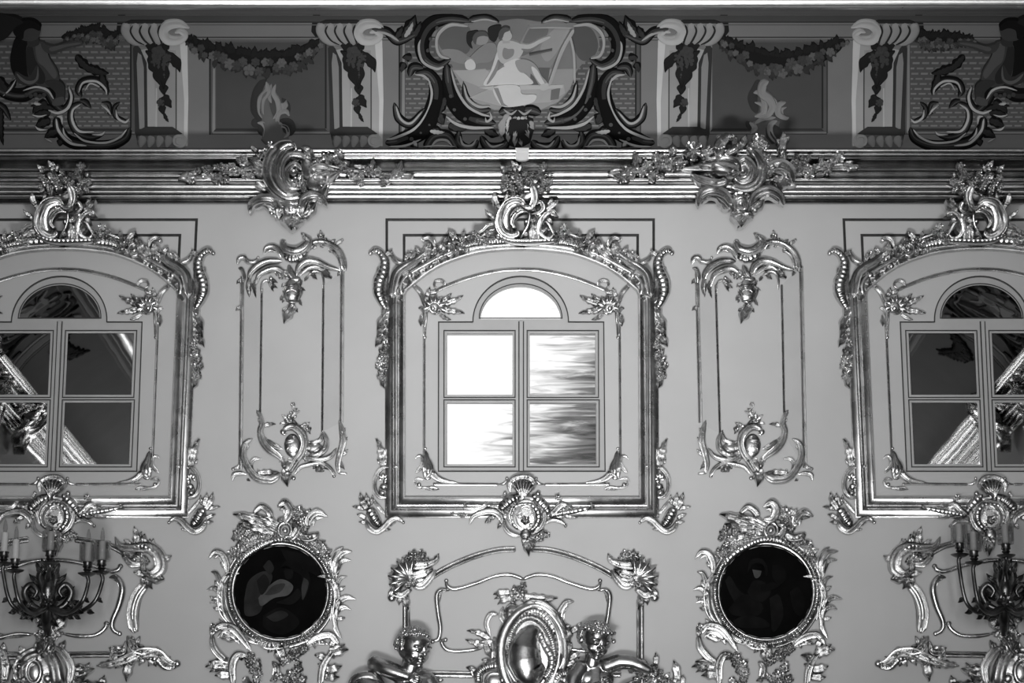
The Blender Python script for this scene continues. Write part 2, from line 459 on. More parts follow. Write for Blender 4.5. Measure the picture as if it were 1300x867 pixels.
def clear_glass():
    m = bpy.data.materials.new('clear_glass'); m.use_nodes = True; nt = m.node_tree; nt.nodes.clear()
    o = nt.nodes.new('ShaderNodeOutputMaterial'); a = nt.nodes.new('ShaderNodeBsdfTransparent'); g = nt.nodes.new('ShaderNodeBsdfGlossy')
    g.inputs['Roughness'].default_value = .02; fr = nt.nodes.new('ShaderNodeFresnel'); mx = nt.nodes.new('ShaderNodeMixShader')
    nt.links.new(fr.outputs[0], mx.inputs[0]); nt.links.new(a.outputs[0], mx.inputs[1]); nt.links.new(g.outputs[0], mx.inputs[2])
    nt.links.new(mx.outputs[0], o.inputs[0]); return m
CLEAR = clear_glass()
GROOVE = [(-.75, BASE), (-.75, .22), (.75, .22), (.75, BASE)]
def window(n, dx, glass):
    """casement with a lunette: frame, mullion strip, glazing beads, panes"""
    root = bpy.data.objects.new('window_%d' % n, None); COL.objects.link(root); structure(root)
    root.location = (WX, 0, Z_at(504))
    loc = np.array([WX, 0, Z_at(504)])
    PF = -.012
    V, f, E = holes_plate(shift(to_xz(OUT), 0), [to_xz(q) for q in PANES] + [to_xz(LPANE)])
    V = [((x - loc[0]) * .994 + loc[0], y, (z - loc[2]) * .994 + loc[2]) for x, y, z in V]
    link('window_frame', *thick(V, f, E, -PF, .06), SASHP, root, loc, False)
    sf = surf_wall(PF)
    for q in PANES:
        on_path(root, 'glazing_line', grow(q, -3.4), [(-.7, BASE), (-.7, .3), (.7, .3), (.7, BASE)], LINEP, sf, True, False)
        on_path(root, 'glazing_bead', grow(q, -1.2), [(-1.3, BASE), (-1.2, .5), (0, 1.1), (1.2, .5), (1.3, BASE)], SASHP, sf, True)
        p = to_xz(grow(q, -1))
        link('pane', [(x, .012, z) for x, z in p], [(0, 1, 2, 3)], glass, root, loc, False)
    lp2 = [(661 + 52.6 * math.cos(a), 404 - 44 * math.sin(a)) for a in np.linspace(0, PI, 29)]
    on_path(root, 'glazing_line', lp2 + [], [(-.8, BASE), (-.8, .3), (.6, .3), (.6, BASE)], LINEP, sf, True, False)
    p = to_xz(LPANE)
    link('lunette_pane', [(x, .012, z) for x, z in p], [tuple(range(len(p)))], glass, root, loc, False)
    for x, m, w, h in ((661.6, SASHP, 2.0, 2.2), (658.8, LINEP, .8, .5), (664.6, LINEP, .7, .4)):
        on_path(root, 'mullion' if w > 1 else 'mullion_line', [(x, 408), (x, 600)], [(-w, BASE), (-w, h), (w, h), (w, BASE)], m, sf, False, False)
    o = OUT
    on_path(root, 'rebate_line', [(556.4, 598.4)] + [(556.8, 408.8)] + LUN[::-1] + [(766.4, 408.8), (768.2, 598.4)], GROOVE, LINEP, WALL, True, False)
    return root
win = window(2, 0, CLEAR)
for n, dx in ((1, -PITCH), (3, PITCH)):
    o = dup(win, dx); o.name = 'window_%d' % n
    for c in o.children:
        if 'pane' in c.name:
            c.data = c.data.copy(); c.data.materials[0] = MIRROR
# glowing panel added behind the centre window, standing in for its bright reflection
m = bpy.data.materials.new('streaked_glow'); m.use_nodes = True; nt = m.node_tree; nt.nodes.clear()
o = nt.nodes.new('ShaderNodeOutputMaterial'); e = nt.nodes.new('ShaderNodeEmission'); tc = nt.nodes.new('ShaderNodeTexCoord')
mp = nt.nodes.new('ShaderNodeMapping'); mp.inputs['Scale'].default_value = (1.2, 1, 11.0)
n1 = nt.nodes.new('ShaderNodeTexNoise'); n1.inputs['Scale'].default_value = 2.2; n1.inputs['Detail'].default_value = 12; n1.inputs['Distortion'].default_value = .9
sp = nt.nodes.new('ShaderNodeSeparateXYZ')
ma = nt.nodes.new('ShaderNodeMath'); ma.operation = 'MULTIPLY_ADD'; ma.inputs[1].default_value = .58; ma.inputs[2].default_value = .02
mb = nt.nodes.new('ShaderNodeMath'); mb.operation = 'MULTIPLY_ADD'; mb.inputs[1].default_value = -.34
mc = nt.nodes.new('ShaderNodeMath'); mc.operation = 'ADD'
md = nt.nodes.new('ShaderNodeMath'); md.operation = 'SUBTRACT'
rp = nt.nodes.new('ShaderNodeValToRGB')
for el, p, c in zip(rp.color_ramp.elements, (.0, .62), (1.25, .06)): el.position = p; el.color = grey(c)
el = rp.color_ramp.elements.new(.16); el.color = grey(1.0)
el = rp.color_ramp.elements.new(.42); el.color = grey(.22)
L = nt.links.new
L(tc.outputs['Object'], mp.inputs[0]); L(mp.outputs[0], n1.inputs['Vector']); L(tc.outputs['Object'], sp.inputs[0])
L(sp.outputs['X'], ma.inputs[0]); L(sp.outputs['Z'], mb.inputs[0]); L(ma.outputs[0], mb.inputs[2]); L(mb.outputs[0], mc.inputs[0])
L(n1.outputs['Fac'], mc.inputs[1]); md.inputs[1].default_value = .36; L(mc.outputs[0], md.inputs[0]); L(md.outputs[0], rp.inputs[0])
L(rp.outputs[0], e.inputs['Color']); e.inputs['Strength'].default_value = 1.0; L(e.outputs[0], o.inputs[0])
structure(box('painted_sky', (-1.1 - WX, -.02, -1.3), (1.1 - WX, 0, 1.3), m)).location = (WX * 2, .55, Z_at(495) + .1)
# closed reveal round that window, so that only the panel's glow comes through
for lo, hi in (((-.85, .16, -.95), (-.75, .54, 1.2)), ((.75, .16, -.95), (.85, .54, 1.2)), ((-.85, .16, -.95), (.85, .54, -.85)), ((-.85, .16, 1.2), (.85, .54, 1.3))):
    structure(box('trim_5', [lo[0] + WX, lo[1], lo[2] + Z_at(500)], [hi[0] + WX, hi[1], hi[2] + Z_at(500)], SASHP))

# ---------------------------------------------------------------- the far wall with its daylit windows, behind the camera
LIT = bpy.data.materials.new('daylit_pane'); LIT.use_nodes = True; nt = LIT.node_tree; nt.nodes.clear()
o = nt.nodes.new('ShaderNodeOutputMaterial'); e = nt.nodes.new('ShaderNodeEmission'); e.inputs['Strength'].default_value = 17.5
nt.links.new(e.outputs[0], o.inputs[0])
bh = []; bw = []
for k in (-1, 0, 1):
    for z0, z1 in ((-.9, 2.0), (2.7, 4.7)):
        x = k * PITCH
        bh.append([(x - .8, z0), (x + .8, z0), (x + .8, z1), (x - .8, z1)])
V, f, E = holes_plate([(-SIDE, FLOOR), (SIDE, FLOOR), (SIDE, ZC), (-SIDE, ZC)], bh)
structure(link('wall_back', *thick(V, f, E, BACK - .16, BACK), SIDEP, None, (0, 0, 0), False))
for i, q in enumerate(bh):
    (x0, z0), _, (x1, z1), _ = q
    root = bpy.data.objects.new('window_%d' % (i + 4), None); COL.objects.link(root); structure(root)
    root.location = ((x0 + x1) / 2, BACK, z0)
    for a, b, c, d in ((x0, x0 + .05, z0, z1), (x1 - .05, x1, z0, z1), (x0, x1, z0, z0 + .05), (x0, x1, z1 - .05, z1), ((x0 + x1) / 2 - .03, (x0 + x1) / 2 + .03, z0, z1), (x0, x1, (z0 + z1) / 2 - .03, (z0 + z1) / 2 + .03)):
        box('window_frame', (a, BACK - .1, c), (b, BACK - .03, d), SASHP, root, np.array(root.location))
    link('pane', [(x0, BACK - .08, z0), (x1, BACK - .08, z0), (x1, BACK - .08, z1), (x0, BACK - .08, z1)], [(0, 1, 2, 3)], LIT, root, np.array(root.location), False, flip_check=False)
# ================================================================ gilded carving round the windows
E, Fz, G, H, I, J, K = Fr(460, 300, 4.335), Fr(660, 300, 4.333), Fr(440, 540, 5.1), Fr(660, 540, 5.1), Fr(580, 590, 7.222), Fr(600, 200, 7.225), Fr(440, 180, 2.954)
MX = X_at(662, 500)             # symmetry axis of the centre window
SURW = surf_wall(.0)
SIDES = {-1: 'left', 0: 'centre', 1: 'right'}
WHICH = {-1: 'left window', 0: 'bright centre window', 1: 'right window'}

# --- moulded arched frame
INNER = [(514.5, 632), (514.6, 376)] + [tuple(q) for q in spline([(517, 370.5), (538, 353), (561.5, 338.5), (598, 325.5), (630, 320.4), (662, 319), (694, 320.4), (728, 325.5), (763, 338.5), (787, 353), (807.5, 370.5)], 34)] + [(809.8, 376), (810.8, 632)]
FP = [(0, BASE), (0, 6.6), (-.8, 8), (-2.4, 8.2), (-3.2, 7.6), (-8.8, 4.6), (-9.4, 3.4), (-10.6, 2.7), (-12.4, 3), (-14.6, 4.6), (-16.4, 6.8), (-17.4, 7.4), (-18.4, 7), (-24, 4.6), (-24.6, 3.6), (-25.4, 3.2), (-25.8, 2.2), (-25.8, BASE)]
fr_ = thing('gilded_window_surround', 'gilded arched moulding framing the bright centre window', 'window frame', anchor(661, 640), 'arched window surrounds')
on_path(fr_, 'moulding', INNER, FP, FRAMEG, WALL, True)
def linepath(root, pts, nm='line'):
    on_path(root, nm, pts, [(-1.5, BASE), (-1.5, .35), (-.55, .35), (-.45, 1.0), (.3, 1.5), (1.0, 1.0), (1.1, .35), (1.9, .35), (1.9, BASE)], LINEP, WALL, False, True)
linepath(fr_, [(490.8, 326), (490.8, 278.8), (830, 278.8), (830, 326)], 'outer_panel_line')
linepath(fr_, [(512.8, 344), (512.8, 298.5), (809.7, 298.5), (809.7, 344)], 'inner_panel_line')
# --- inner rods: arch line, uprights
rod = thing('gilded_inner_rail', 'slender gilded rail tracing an arch above the bright centre window', 'moulding', anchor(661, 480), 'inner window rails')
RODP = [(-1.9, BASE), (-1.9, .3), (-1.2, 1.2), (-.4, 2.0), (.4, 2.1), (1.2, 1.3), (1.9, .3), (1.9, BASE)]
build(rod, WALL, Fr(0, 0, 1), [('m', [(549, 371.5), (568, 362.8), (598, 352), (633, 344), (662, 342.2), (691, 344), (726, 352), (756, 362.8), (775, 371.5)], 4.6, .7)], FRAMEG, names={'m': 'arch_rail'})
for x0, x1 in ((538.6, 538.4), (786.4, 787.6)):
    on_path(rod, 'upright_rail', [(x0, 398), (x1, 590)], RODP, FRAMEG)

# --- shells at the head of the inner rail
shell_p = [('h', 400, 390, 62, 150, 400, 7), ('b', 392, 385, 42, 44, .6), ('r', 398, 398, 30, 30, 13), ('b', 388, 404, 15), ('b', 424, 346, 13),
    ('l', 425, 365, 492, 318, 26), ('l', 432, 378, 556, 330, 32, .08), ('l', 440, 395, 500, 402, 20), ('l', 436, 412, 562, 428, 30, -.08), ('l', 424, 428, 490, 462, 22),
    ('s', [(452, 282), (448, 258), (425, 246), (400, 254), (396, 276), (412, 288)], [16, 16, 14, 12, 8]), ('l', 352, 335, 372, 282, 26), ('l', 372, 312, 420, 300, 24),
    ('s', [(345, 395), (336, 350), (318, 312), (292, 284), (276, 276)], [18, 26, 24, 20, 14]), ('l', 326, 320, 284, 282, 22),
    ('s', [(345, 500), (344, 440), (330, 404), (308, 396)], [12, 18, 18, 12]), ('l', 334, 430, 322, 498, 28), ('s', [(356, 350), (352, 420), (346, 500), (343, 560)], [14, 18, 14, 12]), ('b', 344, 556, 10)]
shells = {}
def mk(name, label, cat, a, pieces, fr, group=None, mirror=None, surf=WALL, mat=None, add=0.0, depth=None):
    x, y, z = anchor(*a)
    if mirror is not None: x = 2 * mirror - x
    r = thing(name, label, cat, (x, y, z), group)
    build(r, surf, fr, pieces, mat, mirror, add=add, depth=(.01 if surf is WALL else 9.0) if depth is None else depth)
    return r
shl = mk('gilded_shell', 'gilded spiky shell left of the bright lunette, at the head of the rail', 'ornament', (552, 390), shell_p, E, 'window shells')
shr = mk('gilded_shell', 'gilded spiky shell right of the bright lunette, at the head of the rail', 'ornament', (552, 390), shell_p, E, 'window shells', MX)
# --- feet of the inner rail
foot_p = [('s', [(514, 165), (519, 220), (530, 285), (508, 345)], [16, 34, 66, 44]), ('d', [(522, 240), (530, 290), (524, 335)], [20, 40, 30], .5), ('s', [(445, 216), (462, 203), (482, 205), (494, 235), (484, 272), (462, 296), (446, 308)], [9, 13, 18, 22, 22, 18, 12]),
    ('s', [(500, 352), (456, 348), (443, 372), (462, 398), (510, 408), (560, 402), (600, 416)], [18, 16, 15, 16, 15, 14, 10]), ('l', 478, 396, 600, 416, 18),
    ('s', [(536, 265), (560, 318), (600, 352), (660, 368), (720, 374)], [24, 40, 32, 18, 12]), ('b', 524, 342, 22, 12), ('b', 530, 288, 9), ('b', 508, 150, 12, 9), ('b', 470, 384, 14),
    ('m', [(560, 380), (680, 380), (820, 382), (985, 383)], 20, .6), ('d', [(980, 383), (1018, 378), (1036, 358), (1038, 338)], [14, 18, 17, 14]), ('b', 1038, 344, 11)]
ftl = mk('gilded_rail_foot', 'gilded bracket with a flat bar below the left casement of the bright window', 'ornament', (545, 605), foot_p, G, 'rail feet')
ftr = mk('gilded_rail_foot', 'gilded bracket with a flat bar below the grey-streaked right casement', 'ornament', (545, 605), foot_p, G, 'rail feet', MX)

# --- carved garland that rides on the arch (left half, mirrored for the right)
garl_p = [('s', [(166, 345), (172, 290), (190, 225), (225, 188), (280, 158), (335, 118), (380, 100)], [34, 40, 46, 44, 40, 34, 20], .5),
    ('d', [(200, 232), (240, 192), (300, 152), (335, 130)], [20, 32, 30, 16], .5), ('d', [(218, 330), (214, 278), (240, 232), (300, 192), (370, 152), (430, 120), (520, 84)], [20, 26, 26, 26, 26, 24, 18], .35), ('l', 220, 300, 250, 240, 22), ('l', 250, 240, 310, 196, 22), ('l', 306, 200, 372, 156, 22), ('l', 370, 160, 440, 122, 22),
    ('b', 262, 222, 19), ('b', 300, 190, 12), ('b', 332, 140, 18), ('b', 380, 172, 15), ('b', 345, 110, 13), ('b', 418, 138, 15), ('b', 212, 300, 10), ('b', 226, 262, 12),
    ('l', 352, 150, 378, 40, 50, -.1), ('l', 392, 128, 470, 4, 50, .16), ('l', 372, 110, 420, 60, 34), ('s', [(398, 66), (386, 34), (362, 20), (334, 28), (342, 40)], [22, 22, 18, 14, 10]),
    ('l', 300, 130, 352, 62, 26, .2), ('l', 262, 140, 296, 92, 22), ('l', 236, 150, 252, 98, 24), ('l', 320, 105, 288, 74, 22), ('f', 268, 112, 16), ('f', 310, 100, 15), ('f', 242, 128, 13),
    ('r', 478, 82, 30, 34, 17), ('b', 478, 84, 15), ('f', 540, 52, 28), ('f', 573, 76, 22), ('f', 508, 42, 24), ('f', 442, 96, 24), ('f', 455, 58, 18), ('f', 560, 28, 18), ('f', 520, 92, 18), ('f', 590, 42, 16),
    ('k', [(556, 66), (610, 48), (690, 38), (790, 32), (872, 30)], [36, 44, 44, 44, 46]), ('b', 650, 42, 26, 14), ('b', 760, 36, 24, 13), ('b', 606, 50, 14), ('d', [(556, 92), (640, 72), (740, 60), (872, 52)], [10, 14, 14, 14], .5),
    ('l', 520, 40, 470, -18, 34), ('l', 545, 35, 560, -20, 24), ('f', 655, 8, 20), ('f', 690, -4, 17), ('f', 625, 14, 16), ('l', 640, 12, 700, -26, 22), ('s', [(560, 26), (600, 2), (650, -10), (700, -22), (740, -30)], [8, 10, 12, 10, 8]), ('l', 610, 30, 590, 0, 18)]
gal = mk('gilded_arch_garland', 'left half of the carved garland over the bright window arch', 'ornament', (580, 330), garl_p, E, 'arch garlands', add=7)
gar = mk('gilded_arch_garland', 'right half of the carved garland over the bright window arch', 'ornament', (580, 330), garl_p, E, 'arch garlands', MX, add=7)
drop_p = [('k', [(48, 96), (72, 84), (104, 104), (124, 150), (116, 205), (96, 255), (92, 310), (108, 360), (132, 410)], [18, 30, 34, 46, 54, 60, 58, 44, 20]), ('b', 46, 96, 12), ('d', [(60, 88), (98, 98), (118, 130)], [10, 16, 12]),
    ('s', [(156, 84), (172, 128), (200, 150), (236, 152)], [12, 20, 22, 12]), ('l', 112, 120, 166, 80, 26), ('l', 110, 230, 62, 240, 26), ('s', [(146, 210), (128, 260), (130, 330), (150, 380)], [14, 24, 24, 14]), ('l', 100, 180, 82, 210, 22),
    ('l', 142, 392, 110, 452, 40), ('l', 140, 430, 82, 524, 40), ('l', 132, 490, 80, 560, 34), ('l', 122, 545, 72, 614, 34), ('l', 140, 440, 156, 500, 24), ('l', 118, 520, 150, 560, 22),
    ('f', 132, 604, 24), ('f', 112, 640, 24), ('f', 106, 682, 28), ('f', 132, 664, 22), ('f', 88, 720, 20), ('f', 124, 716, 22), ('f', 106, 756, 24), ('f', 92, 778, 15), ('f', 120, 786, 16), ('l', 106, 780, 124, 842, 28), ('l', 95, 700, 76, 730, 16)]
drl = mk('gilded_flower_drop', 'gilded scroll and flower drop left of the bright window frame', 'ornament', (486, 400), drop_p, E, 'flower drops', add=3)
drr = mk('gilded_flower_drop', 'gilded scroll and flower drop right of the bright window frame', 'ornament', (486, 400), drop_p, E, 'flower drops', MX, add=3)
# --- carved corner below
corn_p = [('s', [(274, 268), (222, 290), (188, 345), (184, 415), (210, 462), (268, 474)], [14, 22, 24, 24, 24, 16]), ('h', 238, 345, 32, 130, 400, 5), ('b', 240, 398, 24, 20), ('b', 232, 438, 22, 18), ('b', 252, 365, 16), ('r', 236, 420, 24, 26, 9),
    ('s', [(226, 288), (264, 270), (300, 268), (324, 266)], [18, 20, 16, 10]), ('b', 320, 268, 10), ('l', 232, 280, 194, 92, 48, .14), ('l', 240, 250, 268, 190, 24), ('l', 222, 200, 206, 168, 20), ('l', 218, 252, 196, 224, 20), ('l', 226, 150, 186, 92, 24),
    ('k', [(142, 540), (168, 580), (192, 622), (222, 652)], [46, 60, 58, 40]), ('l', 138, 552, 88, 438, 40, -.14), ('l', 150, 530, 128, 440, 34, -.1), ('l', 118, 548, 38, 530, 24), ('l', 128, 606, 66, 580, 28), ('l', 140, 640, 78, 628, 24), ('l', 156, 520, 168, 450, 22),
    ('s', [(126, 616), (148, 668), (196, 692), (242, 664), (284, 622), (330, 606), (368, 632)], [24, 34, 34, 36, 36, 30, 16]), ('b', 368, 632, 10), ('l', 232, 672, 288, 676, 18), ('s', [(164, 472), (206, 528), (248, 578)], [12, 20, 16]), ('l', 250, 650, 330, 612, 26), ('b', 176, 596, 16), ('b', 196, 630, 14)]
col_ = mk('gilded_corner_carving', 'gilded carving on the lower left corner of the bright window frame', 'ornament', (480, 645), corn_p, G, 'corner carvings', add=2)
cor_ = mk('gilded_corner_carving', 'gilded carving on the lower right corner of the bright window frame', 'ornament', (480, 645), corn_p, G, 'corner carvings', MX, add=2)
# --- crest
crest_p = [('d', [(470, 440), (400, 430), (330, 470), (300, 560), (310, 650), (360, 700)], [40, 80, 96, 96, 90, 50], .3), ('d', [(600, 470), (620, 560), (600, 650), (590, 740)], [40, 50, 60, 50], .2), ('d', [(440, 350), (490, 370), (540, 350), (590, 320)], [40, 64, 64, 40], .3), ('f', 360, 285, 40), ('f', 520, 215, 40), ('f', 560, 262, 36), ('f', 400, 160, 34), ('f', 640, 190, 32), ('l', 540, 250, 600, 190, 44), ('l', 400, 240, 340, 150, 44),
    ('l', 250, 470, 206, 420, 36), ('l', 262, 660, 214, 620, 30), ('l', 470, 690, 520, 720, 40), ('l', 690, 560, 740, 610, 40), ('l', 580, 560, 640, 540, 40), ('l', 520, 450, 600, 500, 50), ('l', 350, 400, 380, 330, 44), ('l', 420, 390, 470, 330, 44), ('k', [(210, 700), (330, 760), (480, 770), (640, 765), (780, 760)], [20, 34, 40, 38, 20]),
    ('s', [(505, 470), (425, 405), (330, 428), (272, 510), (250, 600), (282, 682), (350, 722), (405, 706), (388, 684)], [26, 50, 62, 66, 66, 60, 52, 44, 24]),
    ('s', [(505, 502), (450, 498), (392, 540), (366, 600), (386, 640), (402, 636)], [20, 30, 32, 30, 22, 14]), ('s', [(450, 462), (372, 490), (322, 560), (322, 632), (372, 690)], [20, 36, 40, 38, 26]),
    ('b', 408, 462, 24), ('b', 322, 572, 22), ('b', 492, 592, 22), ('b', 488, 656, 16), ('d', [(520, 510), (522, 560), (500, 640), (440, 740)], [18, 26, 26, 16]),
    ('s', [(536, 250), (568, 330), (564, 410), (524, 468), (440, 440)], [50, 66, 54, 44, 18]), ('l', 556, 765, 536, 590, 60, .1), ('l', 590, 760, 600, 620, 44, -.1), ('f', 596, 560, 34), ('f', 630, 600, 24), ('l', 600, 700, 690, 640, 34), ('l', 560, 600, 500, 560, 30),
    ('s', [(540, 522), (602, 512), (644, 470), (622, 416), (588, 432)], [26, 36, 34, 26, 16]), ('s', [(784, 548), (744, 502), (682, 520), (632, 580), (612, 650), (640, 716), (702, 742), (744, 704)], [10, 26, 32, 34, 34, 30, 24, 12]),
    ('s', [(660, 590), (690, 600), (730, 670), (752, 720)], [12, 18, 18, 12]), ('l', 672, 490, 784, 386, 54), ('l', 690, 440, 730, 366, 36), ('l', 700, 500, 790, 545, 34), ('l', 232, 440, 200, 318, 56, -.15), ('l', 186, 540, 112, 476, 28, -.2), ('l', 192, 570, 150, 496, 28), ('l', 290, 420, 320, 300, 30),
    ('k', [(240, 500), (210, 600), (236, 690), (310, 744)], [18, 26, 28, 20]), ('s', [(224, 612), (150, 622), (84, 678), (30, 692)], [12, 18, 18, 12]),
    ('f', 430, 212, 56), ('f', 330, 240, 46), ('f', 296, 190, 34), ('f', 390, 84, 38), ('f', 300, 112, 30), ('f', 482, 160, 34), ('f', 440, 278, 40), ('f', 590, 182, 36), ('f', 650, 84, 38), ('f', 622, 130, 30), ('f', 652, 242, 40), ('f', 622, 304, 36), ('f', 694, 222, 30), ('f', 572, 572, 28), ('f', 372, 320, 30), ('f', 280, 270, 30), ('f', 690, 290, 24),
    ('l', 590, 180, 684, 46, 46), ('l', 390, 130, 352, 24, 42), ('l', 296, 140, 250, 66, 36), ('l', 420, 130, 440, 60, 30), ('l', 320, 290, 262, 330, 30), ('l', 690, 240, 740, 190, 26), ('l', 470, 130, 510, 170, 26), ('l', 700, 180, 712, 130, 22), ('l', 540, 770, 546, 630, 62, 0), ('l', 600, 760, 580, 660, 34),
    ('f', 802, 712, 52), ('f', 834, 640, 36), ('f', 884, 682, 32), ('f', 762, 762, 30), ('f', 60, 742, 44), ('f', 20, 700, 30), ('f', 120, 770, 34), ('l', 830, 640, 862, 600, 26), ('s', [(880, 700), (930, 716), (990, 740)], [10, 14, 10])]
CRS = surf_tilt(204, .33, 312, .1)
crl = mk('gilded_crest', 'gilded crest with an open C scroll and flowers above the bright window', 'ornament', (661, 300, .1), crest_p, J, 'window crests', None, CRS, None)
# --- cartouche under the window
cart_p = [('b', 645, 470, 150, 150, .12), ('s', [(500, 560), (470, 470), (510, 370), (600, 320), (700, 330), (780, 400), (805, 490), (770, 580), (700, 640)], [20, 34, 40, 40, 36, 38, 40, 38, 24]),
    ('k', [(560, 600), (510, 540), (500, 460), (540, 390), (610, 370), (690, 380), (745, 440), (750, 520), (710, 590), (650, 620)], [20, 26, 28, 26, 26, 40, 56, 56, 44, 24]),
    ('f', 628, 520, 46), ('s', [(590, 440), (604, 402), (660, 392), (684, 440), (660, 480)], [18, 26, 28, 24, 14]), ('l', 560, 500, 600, 450, 34), ('b', 680, 560, 20), ('r', 630, 500, 84, 88, 16),
    ('h', 600, 330, 190, 232, 318, 7), ('b', 600, 238, 60, 84, .5), ('r', 600, 248, 22, 46, 14), ('s', [(490, 260), (480, 190), (530, 140), (610, 122), (680, 140), (712, 190), (690, 210)], [24, 40, 44, 44, 44, 34, 18]), ('b', 596, 176, 18), ('l', 510, 220, 480, 170, 30), ('l', 690, 180, 720, 150, 26), ('f', 640, 140, 30), ('f', 560, 150, 26),
    ('k', [(580, 300), (500, 330), (440, 380), (395, 430)], [50, 84, 90, 60]), ('s', [(560, 330), (470, 400), (400, 470)], [30, 50, 30]), ('s', [(460, 270), (436, 280), (420, 310), (350, 362)], [10, 18, 22, 12]), ('b', 440, 266, 14),
    ('k', [(690, 280), (760, 340), (820, 410), (850, 470)], [44, 68, 64, 34]), ('s', [(700, 300), (790, 330), (850, 400)], [14, 24, 16]), ('b', 744, 268, 22), ('s', [(744, 268), (720, 290), (760, 320)], [12, 16, 12]),
    ('s', [(118, 552), (150, 484), (232, 448), (330, 440), (396, 482), (414, 545)], [18, 34, 48, 58, 52, 30]), ('l', 350, 480, 256, 542, 40), ('l', 404, 550, 372, 594, 30), ('f', 290, 520, 26), ('l', 400, 420, 280, 400, 40), ('s', [(270, 330), (262, 380), (200, 410), (60, 408)], [22, 34, 30, 16]),
    ('f', 56, 470, 28), ('f', 78, 372, 24), ('f', 20, 460, 20), ('s', [(-60, 460), (0, 470), (60, 480), (140, 440)], [8, 12, 14, 10]), ('f', -40, 452, 18),
    ('s', [(826, 480), (890, 440), (960, 380), (1050, 410)], [28, 46, 56, 24]), ('l', 868, 440, 1058, 384, 66, .1), ('k', [(840, 480), (960, 450), (1080, 430), (1230, 400)], [30, 44, 44, 30]), ('b', 1130, 412, 24), ('b', 1190, 416, 28), ('f', 1240, 390, 24), ('l', 960, 460, 1110, 492, 26), ('l', 900, 480, 1000, 480, 24), ('s', [(815, 545), (870, 516), (950, 528), (1000, 572)], [18, 26, 28, 14]), ('b', 996, 566, 14), ('f', 920, 310, 30), ('f', 950, 330, 20),
    ('s', [(434, 500), (446, 590), (510, 648), (584, 660)], [22, 34, 36, 24]), ('s', [(800, 600), (760, 652), (700, 668)], [18, 30, 24]), ('b', 630, 650, 52, 56, .5), ('l', 612, 660, 660, 846, 74, -.1), ('l', 690, 660, 690, 806, 58, .05), ('l', 640, 700, 600, 750, 32), ('f', 740, 690, 34), ('f', 792, 652, 42), ('f', 830, 655, 26), ('l', 760, 690, 800, 700, 24)]
cal = mk('gilded_cartouche', 'gilded round cartouche on the sill of the bright centre window', 'ornament', (663, 650), cart_p, I, 'sill cartouches', add=5)

# --- the same carving round the two mirrored windows, as far as the picture reaches
L_ = -PITCH; R_ = PITCH
dup(fr_, L_, 'gilded arched moulding framing the dark window at the left edge'); dup(fr_, R_, 'gilded arched moulding framing the dark window at the right edge')
dup(rod, L_, 'slender gilded rail tracing an arch above the dark left window'); dup(rod, R_, 'slender gilded rail tracing an arch above the dark right window')
dup(shl, L_, 'gilded shell cut off by the left edge, beside the dark lunette'); dup(shr, L_, 'gilded shell right of the dark lunette in the left window')
dup(shl, R_, 'gilded shell left of the dark lunette in the right window'); dup(ftl, L_, 'gilded bracket and bar cut off below the left window at the left edge')
dup(ftr, L_, 'gilded bracket with a bar below the right half of the dark left window'); dup(ftl, R_, 'gilded bracket with a bar below the left half of the dark right window')
dup(ftr, R_, 'gilded bar cut off below the right window at the right edge')
dup(gal, L_, 'left half of the arch garland on the dark left window'); dup(gar, L_, 'right half of the arch garland on the dark left window')
dup(gal, R_, 'left half of the arch garland on the dark right window'); dup(gar, R_, 'right half of the arch garland on the dark right window')
dup(drr, L_, 'gilded flower drop right of the dark left window'); dup(drl, R_, 'gilded flower drop left of the dark right window')
dup(cor_, L_, 'gilded carving on the lower right corner of the dark left window'); dup(col_, R_, 'gilded carving on the lower left corner of the dark right window')
o = dup(crl, L_, 'gilded crest with a C scroll above the dark left window')
dup(crl, 0, 'gilded crest with a reversed C scroll above the dark right window', mirror_to=crl.location.x + PITCH)
dup(cal, L_, 'gilded round cartouche on the sill of the dark left window, above the sconce')
dup(cal, 0, 'gilded round cartouche on the sill of the dark right window, above the sconce', mirror_to=cal.location.x + PITCH)
# ================================================================ narrow panels between the windows
A, B, Cz, Dz = Fr(280, 280, 6.194), Fr(280, 490, 6.194), Fr(860, 270, 5.42), Fr(860, 490, 6.195)
def narrow(label, xs, ys, bottoms, grp):
    """two double rods on each side and the thin strips between them, with shading painted in; xs = four rods at top and bottom"""
    r = thing('gilded_panel_rods', label, 'moulding', anchor((xs[0][0] + xs[3][0]) / 2, 440), grp)
    strip = paint('panel_strip_paint', 169, .5, .05, 3)  # slightly darker than the wall: the shade between the rods, put into the colour
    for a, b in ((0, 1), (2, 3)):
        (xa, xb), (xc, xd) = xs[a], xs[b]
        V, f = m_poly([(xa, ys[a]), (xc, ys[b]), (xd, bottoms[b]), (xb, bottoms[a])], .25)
        link('shaded_strip', WALL(V[:, 0], V[:, 1], V[:, 2]), f, strip, r, np.array(r.location), False)
    wide = [(-2.9, BASE), (-2.9, .5), (-2.0, 1.6), (-1.2, 1.6), (-.8, .7), (-.3, .7), (.2, 2.2), (1.4, 3.0), (2.4, 2.2), (2.9, .5), (2.9, BASE)]
    thin = [(-1.7, BASE), (-1.7, .4), (-1.0, 1.3), (0, 1.9), (1.0, 1.3), (1.7, .4), (1.7, BASE)]
    for i, ((x0, x1), y0, y1) in enumerate(zip(xs, ys, bottoms)):
        on_path(r, 'outer_rod' if i in (0, 3) else 'inner_rod', [(x0, y0), (x1, y1)], wide if i in (0, 3) else thin, FRAMEG)
    return r
narrow('straight gilded rods of the narrow panel between the left and centre windows', [(307.6, 305), (332.4, 330), (410.6, 409), (434.6, 433.4)], [352, 366, 362, 345], [596, 540, 548, 536], 'narrow panel rods')
